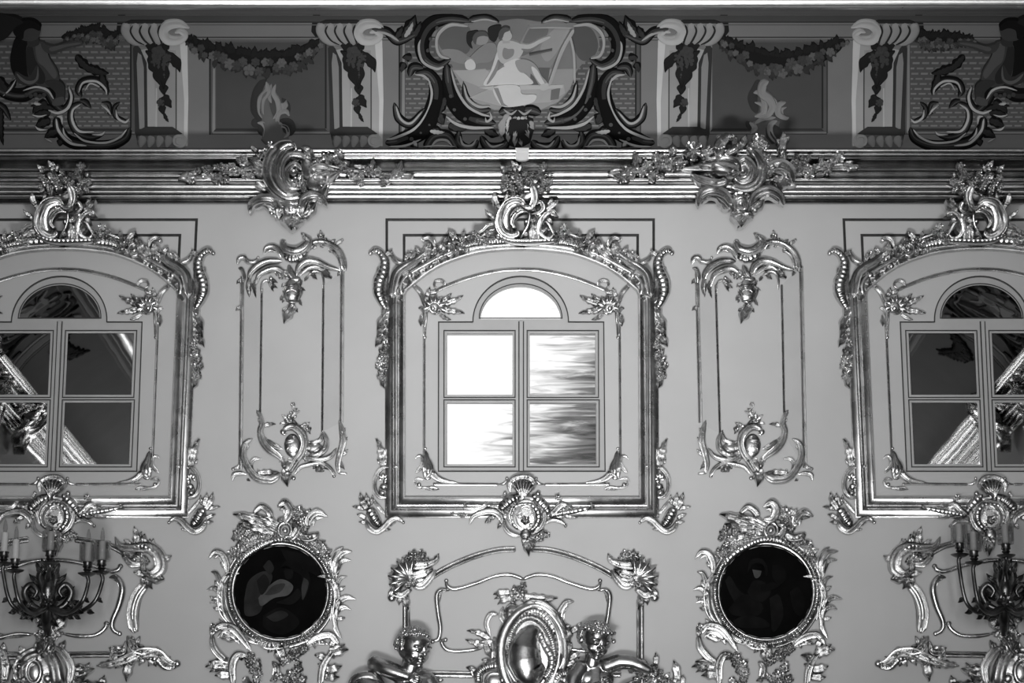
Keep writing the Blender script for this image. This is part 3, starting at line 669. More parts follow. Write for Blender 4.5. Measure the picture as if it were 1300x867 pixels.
narrow('straight gilded rods of the narrow panel between the centre and right windows', [(884.6, 889.2), (908.6, 914), (992.4, 996), (1016.8, 1022)], [346, 362, 362, 338], [537, 550, 552, 594], 'narrow panel rods')
top_p = [('s', [(222, 476), (240, 416), (296, 362), (376, 326), (484, 322)], [22, 44, 50, 46, 32]), ('k', [(240, 440), (300, 372), (380, 340), (470, 334)], [10, 22, 24, 16]), ('s', [(226, 602), (214, 524), (236, 450)], [12, 26, 34]), ('s', [(272, 524), (302, 440), (372, 398), (448, 386), (506, 424)], [16, 34, 42, 40, 26]), ('l', 240, 480, 228, 606, 30), ('l', 268, 470, 282, 612, 28), ('l', 304, 430, 286, 492, 24), ('l', 330, 400, 440, 376, 30),
    ('s', [(600, 434), (622, 372), (684, 330), (764, 336), (852, 372), (944, 396)], [24, 52, 56, 46, 34, 18]), ('s', [(630, 432), (690, 384), (762, 372), (814, 408)], [16, 34, 36, 18]), ('l', 810, 380, 872, 462, 46), ('b', 866, 446, 14), ('s', [(684, 442), (732, 406), (786, 416), (810, 468), (808, 545)], [12, 24, 22, 16, 13]), ('l', 716, 410, 762, 466, 32), ('l', 690, 440, 660, 480, 26), ('b', 650, 380, 14),
    ('s', [(510, 156), (490, 186), (516, 236), (594, 256), (660, 226), (694, 172), (632, 104)], [16, 40, 58, 66, 66, 56, 10]), ('k', [(500, 290), (566, 306), (640, 276), (696, 220)], [34, 56, 56, 30]), ('l', 680, 190, 632, 102, 46, .3), ('l', 520, 210, 508, 152, 26, -.2),
    ('s', [(336, 264), (358, 222), (416, 212), (470, 248), (492, 306)], [12, 26, 36, 40, 34]), ('s', [(350, 262), (390, 238), (440, 250)], [8, 16, 14]),
    ('s', [(700, 236), (730, 184), (800, 174), (872, 196), (934, 250), (966, 320), (976, 405)], [22, 36, 38, 38, 42, 44, 40]), ('s', [(852, 234), (910, 272), (940, 340), (942, 392)], [12, 20, 20, 16]), ('f', 790, 132, 30), ('f', 768, 168, 24), ('f', 824, 160, 22), ('f', 800, 200, 20), ('f', 868, 238, 20), ('f', 720, 205, 18), ('l', 790, 125, 784, 78, 28), ('l', 725, 175, 704, 152, 24), ('l', 862, 175, 906, 150, 26), ('l', 905, 186, 966, 148, 28), ('b', 958, 154, 11), ('l', 760, 210, 716, 224, 22), ('l', 950, 400, 920, 440, 26),
    ('s', [(134, 348), (148, 306), (188, 298), (216, 328), (268, 330), (302, 288)], [24, 30, 32, 30, 26, 14]), ('b', 296, 292, 10), ('s', [(140, 374), (170, 390), (186, 440), (180, 496)], [18, 28, 28, 20]), ('l', 166, 460, 126, 502, 26), ('l', 168, 676, 120, 712, 28), ('s', [(172, 480), (172, 580), (170, 700)], [26, 26, 18]),
    ('s', [(536, 350), (556, 416), (590, 466)], [30, 46, 34]), ('b', 582, 462, 50, 26, .6), ('b', 558, 560, 66, 92, .42), ('r', 560, 573, 42, 22, 16), ('s', [(496, 500), (556, 524), (626, 490)], [12, 26, 14]), ('s', [(512, 634), (566, 646), (622, 622)], [12, 24, 14]), ('s', [(528, 510), (500, 560), (530, 650)], [12, 22, 14]), ('s', [(610, 500), (638, 560), (600, 650)], [12, 22, 14]), ('l', 505, 500, 478, 526, 22), ('l', 495, 590, 470, 634, 24), ('l', 632, 530, 668, 552, 24), ('l', 620, 620, 642, 672, 26), ('l', 640, 470, 632, 520, 22), ('l', 500, 620, 486, 650, 18),
    ('l', 586, 664, 500, 816, 78, .12), ('l', 590, 690, 610, 724, 26), ('l', 520, 690, 482, 716, 22), ('f', 556, 672, 24),
    ('f', 480, 440, 30), ('f', 504, 412, 24), ('f', 448, 418, 22), ('f', 520, 450, 20), ('l', 372, 470, 450, 534, 34), ('l', 394, 476, 418, 562, 24), ('l', 400, 450, 452, 492, 24), ('b', 396, 452, 16), ('s', [(320, 580), (324, 510), (350, 478), (392, 476)], [12, 16, 16, 12])]
base_p = [('s', [(500, 374), (518, 336), (580, 328), (642, 380), (662, 450), (640, 530), (590, 602), (548, 672), (530, 724)], [18, 42, 56, 56, 50, 44, 42, 38, 28]), ('b', 490, 362, 24), ('s', [(486, 364), (500, 384), (524, 378)], [18, 18, 10]), ('b', 566, 470, 66, 92, .4), ('r', 566, 505, 42, 22, 15), ('r', 552, 582, 24, 14, 12), ('s', [(500, 470), (530, 440), (590, 436)], [12, 26, 16]), ('l', 560, 420, 600, 390, 30), ('b', 530, 640, 36, 50, .5), ('l', 500, 560, 490, 650, 30),
    ('s', [(492, 594), (452, 552), (384, 504), (334, 444), (314, 362), (328, 302), (312, 234), (286, 194)], [22, 40, 54, 50, 42, 36, 30, 14]), ('s', [(490, 500), (424, 474), (364, 420)], [22, 36, 20]), ('l', 330, 320, 436, 304, 32, -.16), ('l', 316, 300, 292, 258, 22), ('s', [(460, 600), (480, 590), (490, 560)], [14, 16, 10]), ('l', 300, 240, 282, 190, 24), ('l', 360, 440, 350, 400, 20),
    ('s', [(474, 706), (400, 744), (302, 734), (242, 684), (200, 612), (180, 540), (196, 462), (252, 414)], [30, 50, 52, 48, 46, 44, 40, 14]), ('s', [(324, 574), (266, 578), (240, 622), (266, 694)], [12, 26, 30, 18]), ('l', 286, 690, 474, 688, 42, -.1), ('l', 200, 500, 222, 460, 22), ('l', 190, 570, 224, 590, 22), ('l', 300, 650, 300, 700, 20), ('s', [(94, 744), (108, 702), (150, 690), (206, 696)], [22, 32, 30, 24]), ('s', [(152, 596), (140, 640), (94, 652)], [16, 22, 20]), ('b', 98, 652, 13), ('l', 208, 730, 236, 748, 20),
    ('l', 516, 650, 530, 796, 66), ('b', 575, 724, 18), ('l', 548, 700, 580, 740, 24), ('f', 540, 274, 42), ('f', 570, 152, 20), ('f', 590, 202, 24), ('f', 556, 216, 18), ('l', 560, 250, 606, 176, 26), ('l', 520, 262, 480, 228, 26), ('l', 512, 290, 464, 302, 22), ('l', 576, 190, 556, 130, 24), ('l', 590, 205, 628, 200, 20), ('s', [(576, 262), (616, 322), (682, 298)], [14, 24, 14]), ('f', 692, 342, 26), ('f', 664, 310, 20), ('l', 690, 345, 710, 380, 18), ('l', 676, 300, 704, 286, 18), ('k', [(560, 250), (590, 240), (580, 210)], [16, 20, 12]),
    ('b', 740, 492, 66, 44, .5), ('s', [(690, 440), (738, 446), (788, 424), (800, 352)], [16, 28, 32, 14]), ('s', [(690, 546), (758, 546), (822, 494), (832, 420), (796, 346)], [22, 40, 44, 34, 12]), ('s', [(706, 524), (760, 510), (800, 470)], [10, 20, 12]), ('s', [(680, 410), (690, 470), (670, 540)], [16, 26, 18]),
    ('s', [(652, 546), (720, 576), (800, 582), (872, 552), (914, 488)], [22, 38, 38, 32, 16]), ('s', [(584, 694), (630, 642), (700, 622), (792, 610), (862, 650), (904, 714)], [16, 26, 30, 28, 28, 24]), ('f', 770, 654, 32), ('f', 740, 640, 20), ('f', 800, 664, 18), ('l', 710, 570, 690, 612, 24), ('f', 670, 576, 22), ('b', 892, 708, 15), ('l', 820, 630, 850, 660, 24), ('l', 640, 560, 600, 610, 24),
    ('s', [(934, 694), (922, 620), (938, 540), (964, 440), (952, 340), (930, 268)], [20, 36, 42, 48, 38, 12]), ('l', 960, 460, 1000, 400, 22), ('l', 950, 550, 1004, 498, 26), ('s', [(926, 688), (982, 690)], [20, 16]), ('b', 984, 690, 11), ('l', 940, 590, 978, 660, 28), ('l', 948, 380, 985, 330, 24), ('s', [(955, 420), (944, 520), (930, 600)], [10, 18, 10])]
tpl = mk('gilded_panel_crest', 'gilded scroll crest of the narrow panel left of the centre window', 'ornament', (371, 330), top_p, A, 'narrow panel crests')
dup(tpl, X_at(950.4, 318.7) - X_at(375, 318.7), 'gilded scroll crest of the narrow panel right of the centre window')
bpl = mk('gilded_foot_scrollwork', 'gilded scrollwork at the foot of the narrow panel left of the centre window', 'ornament', (370, 570), base_p, B, 'narrow panel bases')
dup(bpl, 0, 'gilded scrollwork at the foot of the narrow panel right of the centre window', mirror_to=X_at(956.4, 570))

# ================================================================ cartouches and flower sprays on the cornice
Lz, Mz = Fr(220, 160, 4.194), Fr(770, 160, 3.939)
CS = surf_tilt(190, .42, 268, .1)
cl_p = [('s', [(652, 100), (582, 120), (530, 180), (518, 262), (552, 334), (612, 378), (682, 380)], [34, 62, 74, 78, 76, 64, 40], .5), ('d', [(640, 110), (570, 150), (545, 230), (570, 320)], [20, 30, 30, 18], .5), ('s', [(720, 180), (680, 160), (620, 160), (584, 210), (586, 280), (620, 330), (672, 340)], [20, 30, 28, 26, 28, 32, 22]), ('s', [(694, 240), (650, 206), (606, 240), (612, 300), (652, 322), (682, 300), (664, 272)], [16, 26, 28, 26, 24, 20, 12]), ('b', 640, 250, 20), ('b', 650, 286, 15), ('b', 656, 312, 13), ('b', 632, 296, 11), ('r', 632, 130, 22, 40, 16),
    ('b', 712, 218, 34, 64, .5), ('s', [(676, 112), (716, 130), (744, 176)], [20, 36, 24]), ('l', 700, 140, 744, 190, 36), ('s', [(684, 260), (690, 330), (720, 372)], [16, 30, 20]), ('b', 764, 306, 60, 46, .5), ('l', 744, 272, 884, 250, 60, .1), ('s', [(736, 284), (744, 236), (796, 222), (874, 252)], [18, 32, 34, 14]), ('s', [(748, 270), (770, 250), (790, 268)], [10, 16, 10]), ('l', 780, 320, 830, 290, 36),
    ('s', [(440, 206), (492, 250), (512, 332), (562, 392), (640, 402), (724, 372), (792, 362), (826, 300)], [20, 30, 32, 32, 30, 30, 28, 16]), ('l', 500, 270, 396, 184, 60, .12), ('s', [(386, 222), (440, 200), (492, 232)], [12, 26, 18]), ('l', 440, 300, 520, 350, 40), ('l', 480, 250, 420, 250, 34),
    ('s', [(408, 468), (418, 422), (470, 394), (532, 400), (564, 448), (562, 496)], [14, 34, 42, 42, 32, 16]), ('s', [(436, 440), (478, 420), (520, 430), (540, 470)], [10, 18, 18, 10]), ('l', 566, 470, 478, 428, 40), ('b', 524, 462, 14), ('l', 560, 490, 530, 470, 26), ('s', [(818, 428), (790, 386), (730, 374), (690, 408), (680, 468), (702, 494)], [14, 34, 42, 42, 34, 16]), ('s', [(790, 412), (740, 400), (712, 440)], [10, 18, 12]), ('l', 690, 486, 766, 406, 40), ('l', 700, 490, 720, 470, 22),
    ('b', 628, 440, 62, 60, .42), ('r', 628, 452, 28, 28, 14), ('b', 628, 452, 15), ('l', 630, 476, 632, 562, 100, 0), ('l', 604, 478, 588, 530, 30), ('l', 656, 478, 674, 526, 30), ('l', 616, 480, 608, 546, 26), ('l', 646, 480, 656, 544, 26), ('b', 580, 440, 8), ('b', 676, 440, 8)]
cr_p = [('s', [(700, 104), (752, 150), (778, 222), (752, 292), (692, 318), (622, 304)], [22, 40, 48, 46, 38, 24]), ('s', [(650, 190), (690, 170), (728, 210), (720, 262), (676, 284), (640, 264)], [18, 30, 34, 34, 28, 16]), ('b', 676, 234, 46, 44, .45), ('r', 678, 236, 30, 30, 12), ('b', 680, 240, 17), ('b', 600, 212, 74, 66, .42), ('s', [(574, 158), (562, 110), (596, 66), (626, 60), (612, 40)], [44, 52, 44, 28, 12]), ('s', [(590, 150), (640, 120), (672, 86)], [24, 40, 16]), ('b', 568, 64, 22), ('l', 660, 110, 700, 46, 36), ('l', 630, 100, 650, 50, 28),
    ('s', [(660, 236), (566, 212), (470, 214), (376, 218)], [50, 50, 36, 10]), ('s', [(424, 244), (466, 272), (540, 296), (606, 282)], [12, 36, 42, 34]), ('l', 610, 236, 436, 196, 56), ('s', [(440, 264), (500, 276), (540, 270)], [8, 16, 10]), ('b', 574, 246, 34, 18), ('l', 560, 170, 470, 190, 34), ('f', 435, 132, 54), ('b', 437, 128, 22), ('l', 470, 130, 540, 128, 44), ('l', 470, 150, 530, 176, 34), ('f', 506, 124, 26), ('l', 430, 100, 436, 76, 26),
    ('f', 760, 76, 34), ('f', 768, 112, 30), ('f', 736, 96, 24), ('f', 790, 100, 22), ('f', 744, 60, 18), ('l', 870, 140, 884, 28, 42, .1), ('l', 880, 90, 912, 50, 24), ('l', 872, 100, 846, 66, 22), ('s', [(884, 120), (882, 160), (846, 184), (796, 176)], [20, 34, 34, 18]), ('f', 800, 162, 26), ('s', [(782, 272), (812, 214), (872, 198), (922, 230), (934, 284)], [20, 40, 46, 42, 16]), ('s', [(800, 254), (836, 226), (884, 240), (900, 270)], [10, 20, 20, 10]), ('b', 876, 284, 44, 32, .5), ('l', 830, 270, 890, 262, 34), ('l', 900, 280, 950, 300, 30), ('l', 800, 300, 820, 270, 30),
    ('s', [(458, 406), (468, 352), (520, 326), (590, 346), (630, 404)], [14, 34, 44, 40, 20]), ('s', [(484, 380), (520, 352), (570, 370)], [10, 18, 12]), ('l', 616, 420, 536, 352, 40), ('l', 600, 420, 570, 384, 28), ('s', [(886, 398), (866, 350), (810, 324), (744, 350), (716, 412)], [14, 34, 44, 40, 20]), ('s', [(860, 380), (812, 350), (766, 372)], [10, 18, 12]), ('l', 724, 424, 790, 366, 40), ('b', 670, 400, 50, 56, .42), ('r', 670, 400, 28, 34, 14), ('b', 670, 402, 14, 18), ('k', [(630, 350), (672, 344), (716, 352)], [20, 30, 20]),
    ('l', 672, 430, 672, 512, 84, 0), ('l', 650, 430, 622, 470, 30), ('l', 694, 430, 734, 464, 30), ('l', 656, 440, 644, 490, 28), ('l', 690, 440, 704, 486, 28), ('l', 676, 480, 656, 514, 22)]
def spray(fl, lv, stem):
    return [('s', stem, [10, 14, 10])] + [('l', *q) for q in lv] + [('f', *q) for q in fl]
s1 = spray([(490, 138, 26), (516, 104, 19), (466, 164, 18), (516, 136, 16), (374, 182, 26), (320, 226, 24), (266, 228, 30), (240, 286, 28), (280, 284, 20), (214, 276, 18), (382, 262, 22), (190, 238, 26), (128, 244, 22), (100, 272, 28), (432, 240, 20), (345, 240, 18), (300, 216, 18), (230, 224, 20), (440, 222, 18), (410, 264, 16)],
    [(130, 264, 24, 288, 42), (450, 140, 408, 112, 24), (180, 236, 142, 224, 28), (350, 186, 336, 166, 22), (350, 200, 420, 200, 24), (300, 230, 340, 256, 20), (110, 250, 136, 220, 22), (400, 250, 440, 280, 24), (150, 260, 190, 270, 24), (330, 214, 300, 200, 18), (110, 290, 60, 296, 24)], [(90, 280), (240, 258), (440, 230)])
s2 = spray([(766, 188, 22), (816, 176, 34), (880, 156, 30), (872, 184, 22), (846, 168, 18), (908, 216, 26), (950, 260, 20), (990, 280, 30), (1000, 306, 18), (1040, 240, 26), (1092, 240, 20), (1116, 272, 22), (1116, 306, 20), (930, 240, 18), (1146, 266, 16), (1000, 254, 16), (1068, 250, 18), (1196, 250, 18)],
    [(1050, 230, 1066, 172, 26), (1190, 250, 1216, 184, 30), (1210, 260, 1282, 262, 28), (1160, 266, 1196, 222, 24), (960, 214, 1044, 216, 22), (884, 200, 940, 190, 22), (800, 196, 760, 168, 20), (1120, 290, 1160, 300, 20), (1060, 236, 1030, 200, 20), (1180, 262, 1240, 240, 24), (900, 150, 905, 180, 18), (980, 270, 940, 286, 20)], [(780, 200), (960, 240), (1200, 262)])
s3 = spray([(105, 240, 42), (256, 166, 34), (204, 200, 30), (236, 250, 30), (336, 190, 36), (332, 124, 22), (180, 230, 22), (290, 206, 24), (260, 206, 24), (366, 182, 20), (74, 262, 24), (146, 214, 22)],
    [(142, 204, 138, 126, 30), (80, 226, 8, 242, 34), (268, 240, 292, 262, 24), (330, 150, 330, 110, 22), (160, 180, 182, 160, 22), (60, 260, 30, 236, 26), (220, 260, 232, 284, 22), (300, 190, 296, 150, 22), (380, 190, 410, 180, 22)], [(60, 250), (200, 216), (380, 196)])
s4 = spray([(940, 184, 22), (986, 184, 28), (1010, 224, 32), (1046, 210, 22), (1100, 200, 28), (1132, 184, 24), (1164, 154, 28), (1016, 246, 22), (960, 210, 18), (1076, 196, 20), (990, 216, 18), (1148, 176, 18), (1105, 226, 18)],
    [(1180, 194, 1272, 206, 32), (1062, 180, 1086, 148, 24), (960, 166, 940, 138, 22), (1010, 172, 1014, 138, 22), (1120, 200, 1110, 240, 22), (1164, 170, 1190, 180, 20), (1190, 186, 1240, 180, 24), (1020, 230, 1030, 262, 20), (926, 200, 900, 180, 20)], [(930, 200), (1040, 206), (1190, 192)])
SPS = surf_tilt(196, .40, 234, .2)
mk('gilded_cornice_cartouche', 'gilded smooth C scroll cartouche on the cornice left of the middle', 'ornament', (371, 240, .2), cl_p, Lz, 'cornice cartouches', None, CS)
mk('gilded_cornice_cartouche', 'gilded leafy cartouche on the cornice right of the middle', 'ornament', (940, 235, .2), cr_p, Mz, 'cornice cartouches', None, CS)
mk('gilded_flower_spray', 'gilded flower spray on the cornice, leftmost of the four sprays', 'ornament', (280, 222, .3), s1, Lz, 'cornice flower sprays', None, SPS)
mk('gilded_flower_spray', 'gilded flower spray on the cornice right of the smooth C scroll cartouche', 'ornament', (470, 222, .3), s2, Lz, 'cornice flower sprays', None, SPS)
mk('gilded_flower_spray', 'gilded flower spray on the cornice left of the leafy cartouche', 'ornament', (820, 212, .3), s3, Mz, 'cornice flower sprays', None, SPS)
mk('gilded_flower_spray', 'gilded flower spray on the cornice, rightmost of the four sprays', 'ornament', (1040, 210, .3), s4, Mz, 'cornice flower sprays', None, SPS)
# small white sensor box under the painted cartouche
sb = thing('sensor_box', 'small white rounded box on the cornice edge above the centre crest', 'sensor', anchor(662, 205, .4))
V, f = m_poly([(654.4, 189.5), (671.5, 189.5), (671.3, 203), (667, 205.2), (659, 205.2), (654.6, 203)], 6)
SB = surf_wall(.40)
link('housing', SB(V[:, 0], V[:, 1], V[:, 2]), f, paint('white_plastic', 196, .4, .02), sb, np.array(sb.location), False)
V, f = m_poly([(655.4, 190.5), (670.5, 190.5), (670.5, 194), (655.4, 194)], 7)
link('lid', SB(V[:, 0], V[:, 1], V[:, 2]), f, paint('white_plastic', 196), sb, np.array(sb.location), False)

# ================================================================ round paintings
Nz = Fr(250, 630, 3.658)
rp_p = [('k', [(180, 340), (226, 280), (290, 236), (344, 210), (400, 200), (456, 210), (540, 256)], [12, 26, 30, 30, 28, 26, 12]),
    ('l', 385, 160, 168, 88, 56, .08), ('l', 372, 176, 192, 132, 46, .06), ('l', 350, 172, 236, 152, 34), ('l', 392, 150, 250, 100, 44), ('l', 350, 170, 280, 178, 30), ('s', [(258, 88), (300, 54), (338, 78), (350, 110)], [12, 24, 26, 16]),
    ('s', [(374, 52), (410, 36), (434, 70), (414, 112), (374, 110)], [14, 30, 34, 28, 20]), ('s', [(384, 66), (404, 62), (410, 84)], [10, 14, 10]), ('r', 410, 160, 30, 34, 22), ('s', [(440, 130), (470, 150), (450, 190), (410, 200)], [16, 28, 28, 16]), ('b', 410, 160, 14), ('f', 480, 80, 30), ('f', 458, 102, 24), ('f', 502, 110, 26), ('f', 500, 150, 26), ('f', 460, 70, 20), ('f', 480, 130, 22), ('l', 500, 90, 530, 60, 24), ('l', 480, 70, 470, 50, 20),
    ('s', [(606, 96), (560, 80), (524, 110), (518, 152)], [10, 28, 32, 20]), ('s', [(590, 100), (550, 108), (540, 140)], [8, 16, 10]), ('s', [(468, 160), (500, 196), (550, 190), (566, 168)], [18, 32, 30, 14]), ('l', 480, 170, 560, 210, 34),
    ('f', 190, 176, 24), ('f', 216, 200, 26), ('f', 240, 168, 20), ('f', 202, 152, 18), ('f', 250, 216, 26), ('f', 282, 220, 22), ('f', 170, 270, 28), ('f', 192, 250, 24), ('f', 230, 240, 22), ('f', 206, 226, 20), ('f', 176, 198, 16), ('f', 310, 206, 20), ('f', 330, 190, 20), ('l', 200, 260, 160, 290, 24), ('l', 250, 200, 290, 180, 24),
    ('f', 576, 230, 24), ('f', 592, 252, 24), ('f', 570, 270, 22), ('f', 600, 292, 26), ('f', 612, 322, 20), ('f', 550, 214, 20), ('f', 590, 274, 18), ('f', 530, 226, 18), ('l', 560, 220, 600, 210, 22), ('l', 600, 260, 630, 250, 20), ('l', 540, 210, 500, 180, 26),
    ('s', [(56, 292), (86, 262), (122, 274), (142, 320), (140, 372)], [6, 20, 24, 24, 14]), ('s', [(80, 290), (106, 280), (128, 312), (136, 350)], [5, 14, 14, 8]), ('s', [(66, 352), (92, 362), (108, 400), (120, 440)], [5, 18, 22, 12]), ('s', [(46, 438), (80, 430), (108, 452), (124, 490)], [5, 18, 22, 12]), ('s', [(60, 496), (88, 492), (112, 514), (130, 546)], [5, 16, 20, 12]), ('s', [(198, 360), (150, 368), (120, 410), (110, 470), (120, 540), (156, 596)], [6, 20, 24, 26, 24, 14]), ('s', [(132, 400), (124, 470), (134, 550), (176, 606)], [6, 14, 16, 8]), ('l', 118, 430, 84, 392, 20, -.2), ('l', 112, 480, 60, 468, 18, -.2), ('l', 116, 520, 76, 520, 18, -.2), ('s', [(104, 570), (124, 600), (96, 612)], [8, 18, 10]), ('l', 140, 340, 108, 310, 20),
    ('s', [(722, 258), (676, 268), (648, 312), (640, 372)], [5, 24, 30, 16]), ('s', [(682, 238), (652, 262), (634, 310), (636, 360)], [5, 20, 24, 12]), ('s', [(716, 300), (680, 302), (656, 336), (648, 380)], [5, 18, 22, 12]), ('s', [(698, 374), (668, 384), (652, 414), (648, 450)], [5, 16, 20, 12]), ('s', [(740, 480), (696, 474), (662, 496), (646, 532)], [5, 20, 26, 14]), ('s', [(716, 528), (684, 518), (656, 536), (644, 570)], [5, 18, 22, 12]), ('s', [(560, 374), (606, 378), (644, 420), (654, 480), (644, 550), (650, 640)], [6, 22, 26, 26, 24, 12]), ('s', [(600, 392), (632, 440), (634, 520), (620, 580)], [6, 14, 14, 8]), ('s', [(640, 560), (646, 614), (672, 664)], [10, 20, 10]), ('l', 650, 440, 690, 420, 18), ('l', 646, 570, 690, 566, 18),
    ('s', [(74, 646), (110, 608), (166, 614), (212, 660), (254, 722)], [10, 30, 36, 30, 12]), ('s', [(96, 660), (128, 634), (172, 650), (200, 690)], [6, 18, 22, 10]), ('l', 110, 640, 190, 670, 34), ('l', 120, 620, 160, 590, 26), ('l', 80, 650, 60, 620, 22), ('s', [(72, 640), (80, 702), (120, 752), (162, 776)], [16, 30, 30, 18]), ('f', 82, 612, 22), ('l', 164, 790, 40, 796, 46, .15), ('l', 166, 806, 56, 770, 40, .15), ('l', 174, 836, 84, 836, 40, .1), ('l', 160, 780, 60, 820, 34), ('s', [(170, 880), (166, 790), (190, 742), (236, 742)], [24, 32, 32, 18]), ('f', 206, 746, 20), ('f', 250, 752, 28), ('f', 276, 782, 30), ('f', 286, 822, 26), ('f', 280, 852, 24), ('f', 246, 782, 22), ('f', 262, 812, 22), ('f', 236, 760, 18), ('l', 215, 845, 260, 870, 30),
    ('s', [(318, 710), (360, 690), (394, 720), (402, 772)], [16, 32, 34, 16]), ('l', 384, 690, 390, 776, 42), ('s', [(258, 640), (320, 692), (386, 696), (440, 690)], [18, 36, 34, 16]), ('s', [(214, 620), (250, 668), (320, 686)], [12, 24, 14]), ('f', 440, 742, 28), ('f', 480, 722, 26), ('f', 458, 752, 22), ('f', 502, 710, 22), ('f', 420, 760, 22), ('f', 400, 776, 18), ('f', 460, 716, 20), ('l', 360, 700, 330, 730, 22), ('s', [(350, 768), (372, 800), (360, 860)], [14, 30, 26]), ('l', 400, 830, 356, 856, 36), ('f', 440, 830, 28), ('f', 472, 802, 26), ('f', 490, 852, 26), ('f', 412, 850, 24), ('f', 450, 870, 22), ('l', 470, 780, 490, 770, 22), ('l', 376, 850, 340, 860, 26),
    ('s', [(498, 702), (558, 660), (620, 648), (664, 694)], [10, 30, 32, 12]), ('l', 560, 660, 600, 690, 30), ('l', 520, 690, 500, 660, 24), ('s', [(520, 700), (570, 680), (610, 690)], [10, 20, 12]), ('l', 550, 670, 550, 710, 26), ('l', 610, 742, 706, 716, 46, -.15), ('l', 600, 756, 546, 740, 32), ('l', 612, 720, 690, 690, 36), ('l', 620, 700, 640, 660, 26), ('s', [(572, 880), (588, 790), (640, 706)], [24, 30, 20]), ('l', 598, 804, 676, 790, 40), ('l', 592, 836, 664, 842, 36), ('l', 590, 800, 560, 780, 26), ('s', [(590, 560), (540, 620), (480, 660)], [14, 26, 20])]
def round_painting(label, cx, cy, pl, pm):
    r = thing('round_painting', label, 'painting', anchor(cx, cy), 'round paintings in gilded frames')
    dark = paint('painting_ground', 7, .9, .4, 6, 0, .8)
    V, f = m_boss(cx, cy, 58.5, 58.5, .02)
    cv = link('canvas', WALL(V[:, 0], V[:, 1], V[:, 2] + .4), f, dark, r, np.array(r.location))
    loc = np.array(r.location)
    for i, (g, pts) in enumerate(pl):
        q = spline([(cx + a, cy + b) for a, b in pts + pts[:1]], 40)[:-1]
        V, f = m_poly([tuple(z) for z in q], 1.75 + .12 * i, 30)
        V[:, 2] = np.maximum(V[:, 2], 1.0)
        o = link('painted_figure', WALL(V[:, 0], V[:, 1], V[:, 2]), f, paint('oil_%d' % g, g, .9, .35, 9), cv, (0, 0, 0), False)
        o.data.vertices.foreach_set('co', (WALL(V[:, 0], V[:, 1], V[:, 2]) - loc).ravel())
    for x0, y0, rx, w, k, nm in ((cx, cy, 60.5, 5, 'o', 'inner_ring'), (cx, cy, 65, 8.5, 'k', 'frame_ring'), (cx, cy, 70.2, 4, 'o', 'outer_ring')):
        V, f = m_ring(x0, y0, rx, rx * 1.01, w, k, 2.5 if nm == 'frame_ring' else 0, .7)
        link(nm, WALL(V[:, 0], V[:, 1], V[:, 2]), f, GILD, r, loc)
    build(r, WALL, pm, rp_p, GILD, add=2.5)
    return r
round_painting('round dark painting of a figure cradling a pale bundle, left gilded frame', 356, 751.5,
    [(14, [(0, -55), (38, -44), (54, -18), (36, -26), (10, -38)]), (36, [(-46, 10), (-40, -14), (-22, -26), (-10, -20), (-18, 2), (-26, 26), (-44, 30)]), (16, [(-22, 30), (-2, 20), (14, 26), (24, 40), (4, 54), (-20, 46)]),
     (66, [(-28, 8), (-18, -4), (0, -16), (16, -8), (10, 4), (-8, 8), (-24, 18)]), (16, [(4, -26), (10, -34), (16, -28), (15, -18), (8, -16)]), (12, [(0, -30), (8, -40), (24, -36), (28, -22), (18, -26), (8, -33)]), (14, [(26, -22), (32, -30), (38, -16), (34, 2), (28, 10), (30, -6)]), (18, [(-6, 14), (12, 6), (22, -4), (26, 6), (14, 16)]), (30, [(-22, -32), (-14, -40), (-8, -30), (-14, -22)]), (46, [(-20, 4), (-8, -8), (6, -10), (0, 0), (-12, 4)]), (40, [(30, -18), (36, -12), (32, 4), (28, 10), (27, -6)]), (24, [(-30, -14), (-20, -22), (-14, -10), (-24, 4)]), (34, [(-18, 32), (0, 24), (10, 30), (-6, 38)])], Nz)
round_painting('round dark painting of an embracing couple with raised arms, right gilded frame', 972.5, 751.6,
    [(18, [(-52, -14), (-46, -20), (-36, -4), (-26, 6), (-36, 16), (-46, 2)]), (14, [(-48, 22), (-34, 6), (-20, 4), (-4, 18), (-12, 30), (-40, 30)]), (16, [(-24, 0), (-16, -14), (-2, -12), (6, 0), (-4, 12), (-18, 8)]), (16, [(-42, 36), (-26, 30), (-4, 34), (4, 44), (-18, 46), (-38, 44)]),
     (60, [(-18, -30), (-12, -36), (-6, -30), (-8, -20), (-14, -18)]), (14, [(-24, -24), (-20, -40), (-6, -42), (2, -30), (0, -20), (-4, -34), (-16, -36)]), (18, [(4, 8), (16, 4), (22, 26), (16, 44), (8, 50), (6, 30)]), (12, [(-8, -8), (8, -12), (18, -10), (10, -4), (-4, 0)]), (12, [(8, -34), (20, -34), (26, -20), (18, -10), (8, -18)]), (12, [(30, 0), (40, -6), (50, 10), (44, 30), (34, 22)])],
    Fr(972.5 - (356 - 250), 630, 3.658))
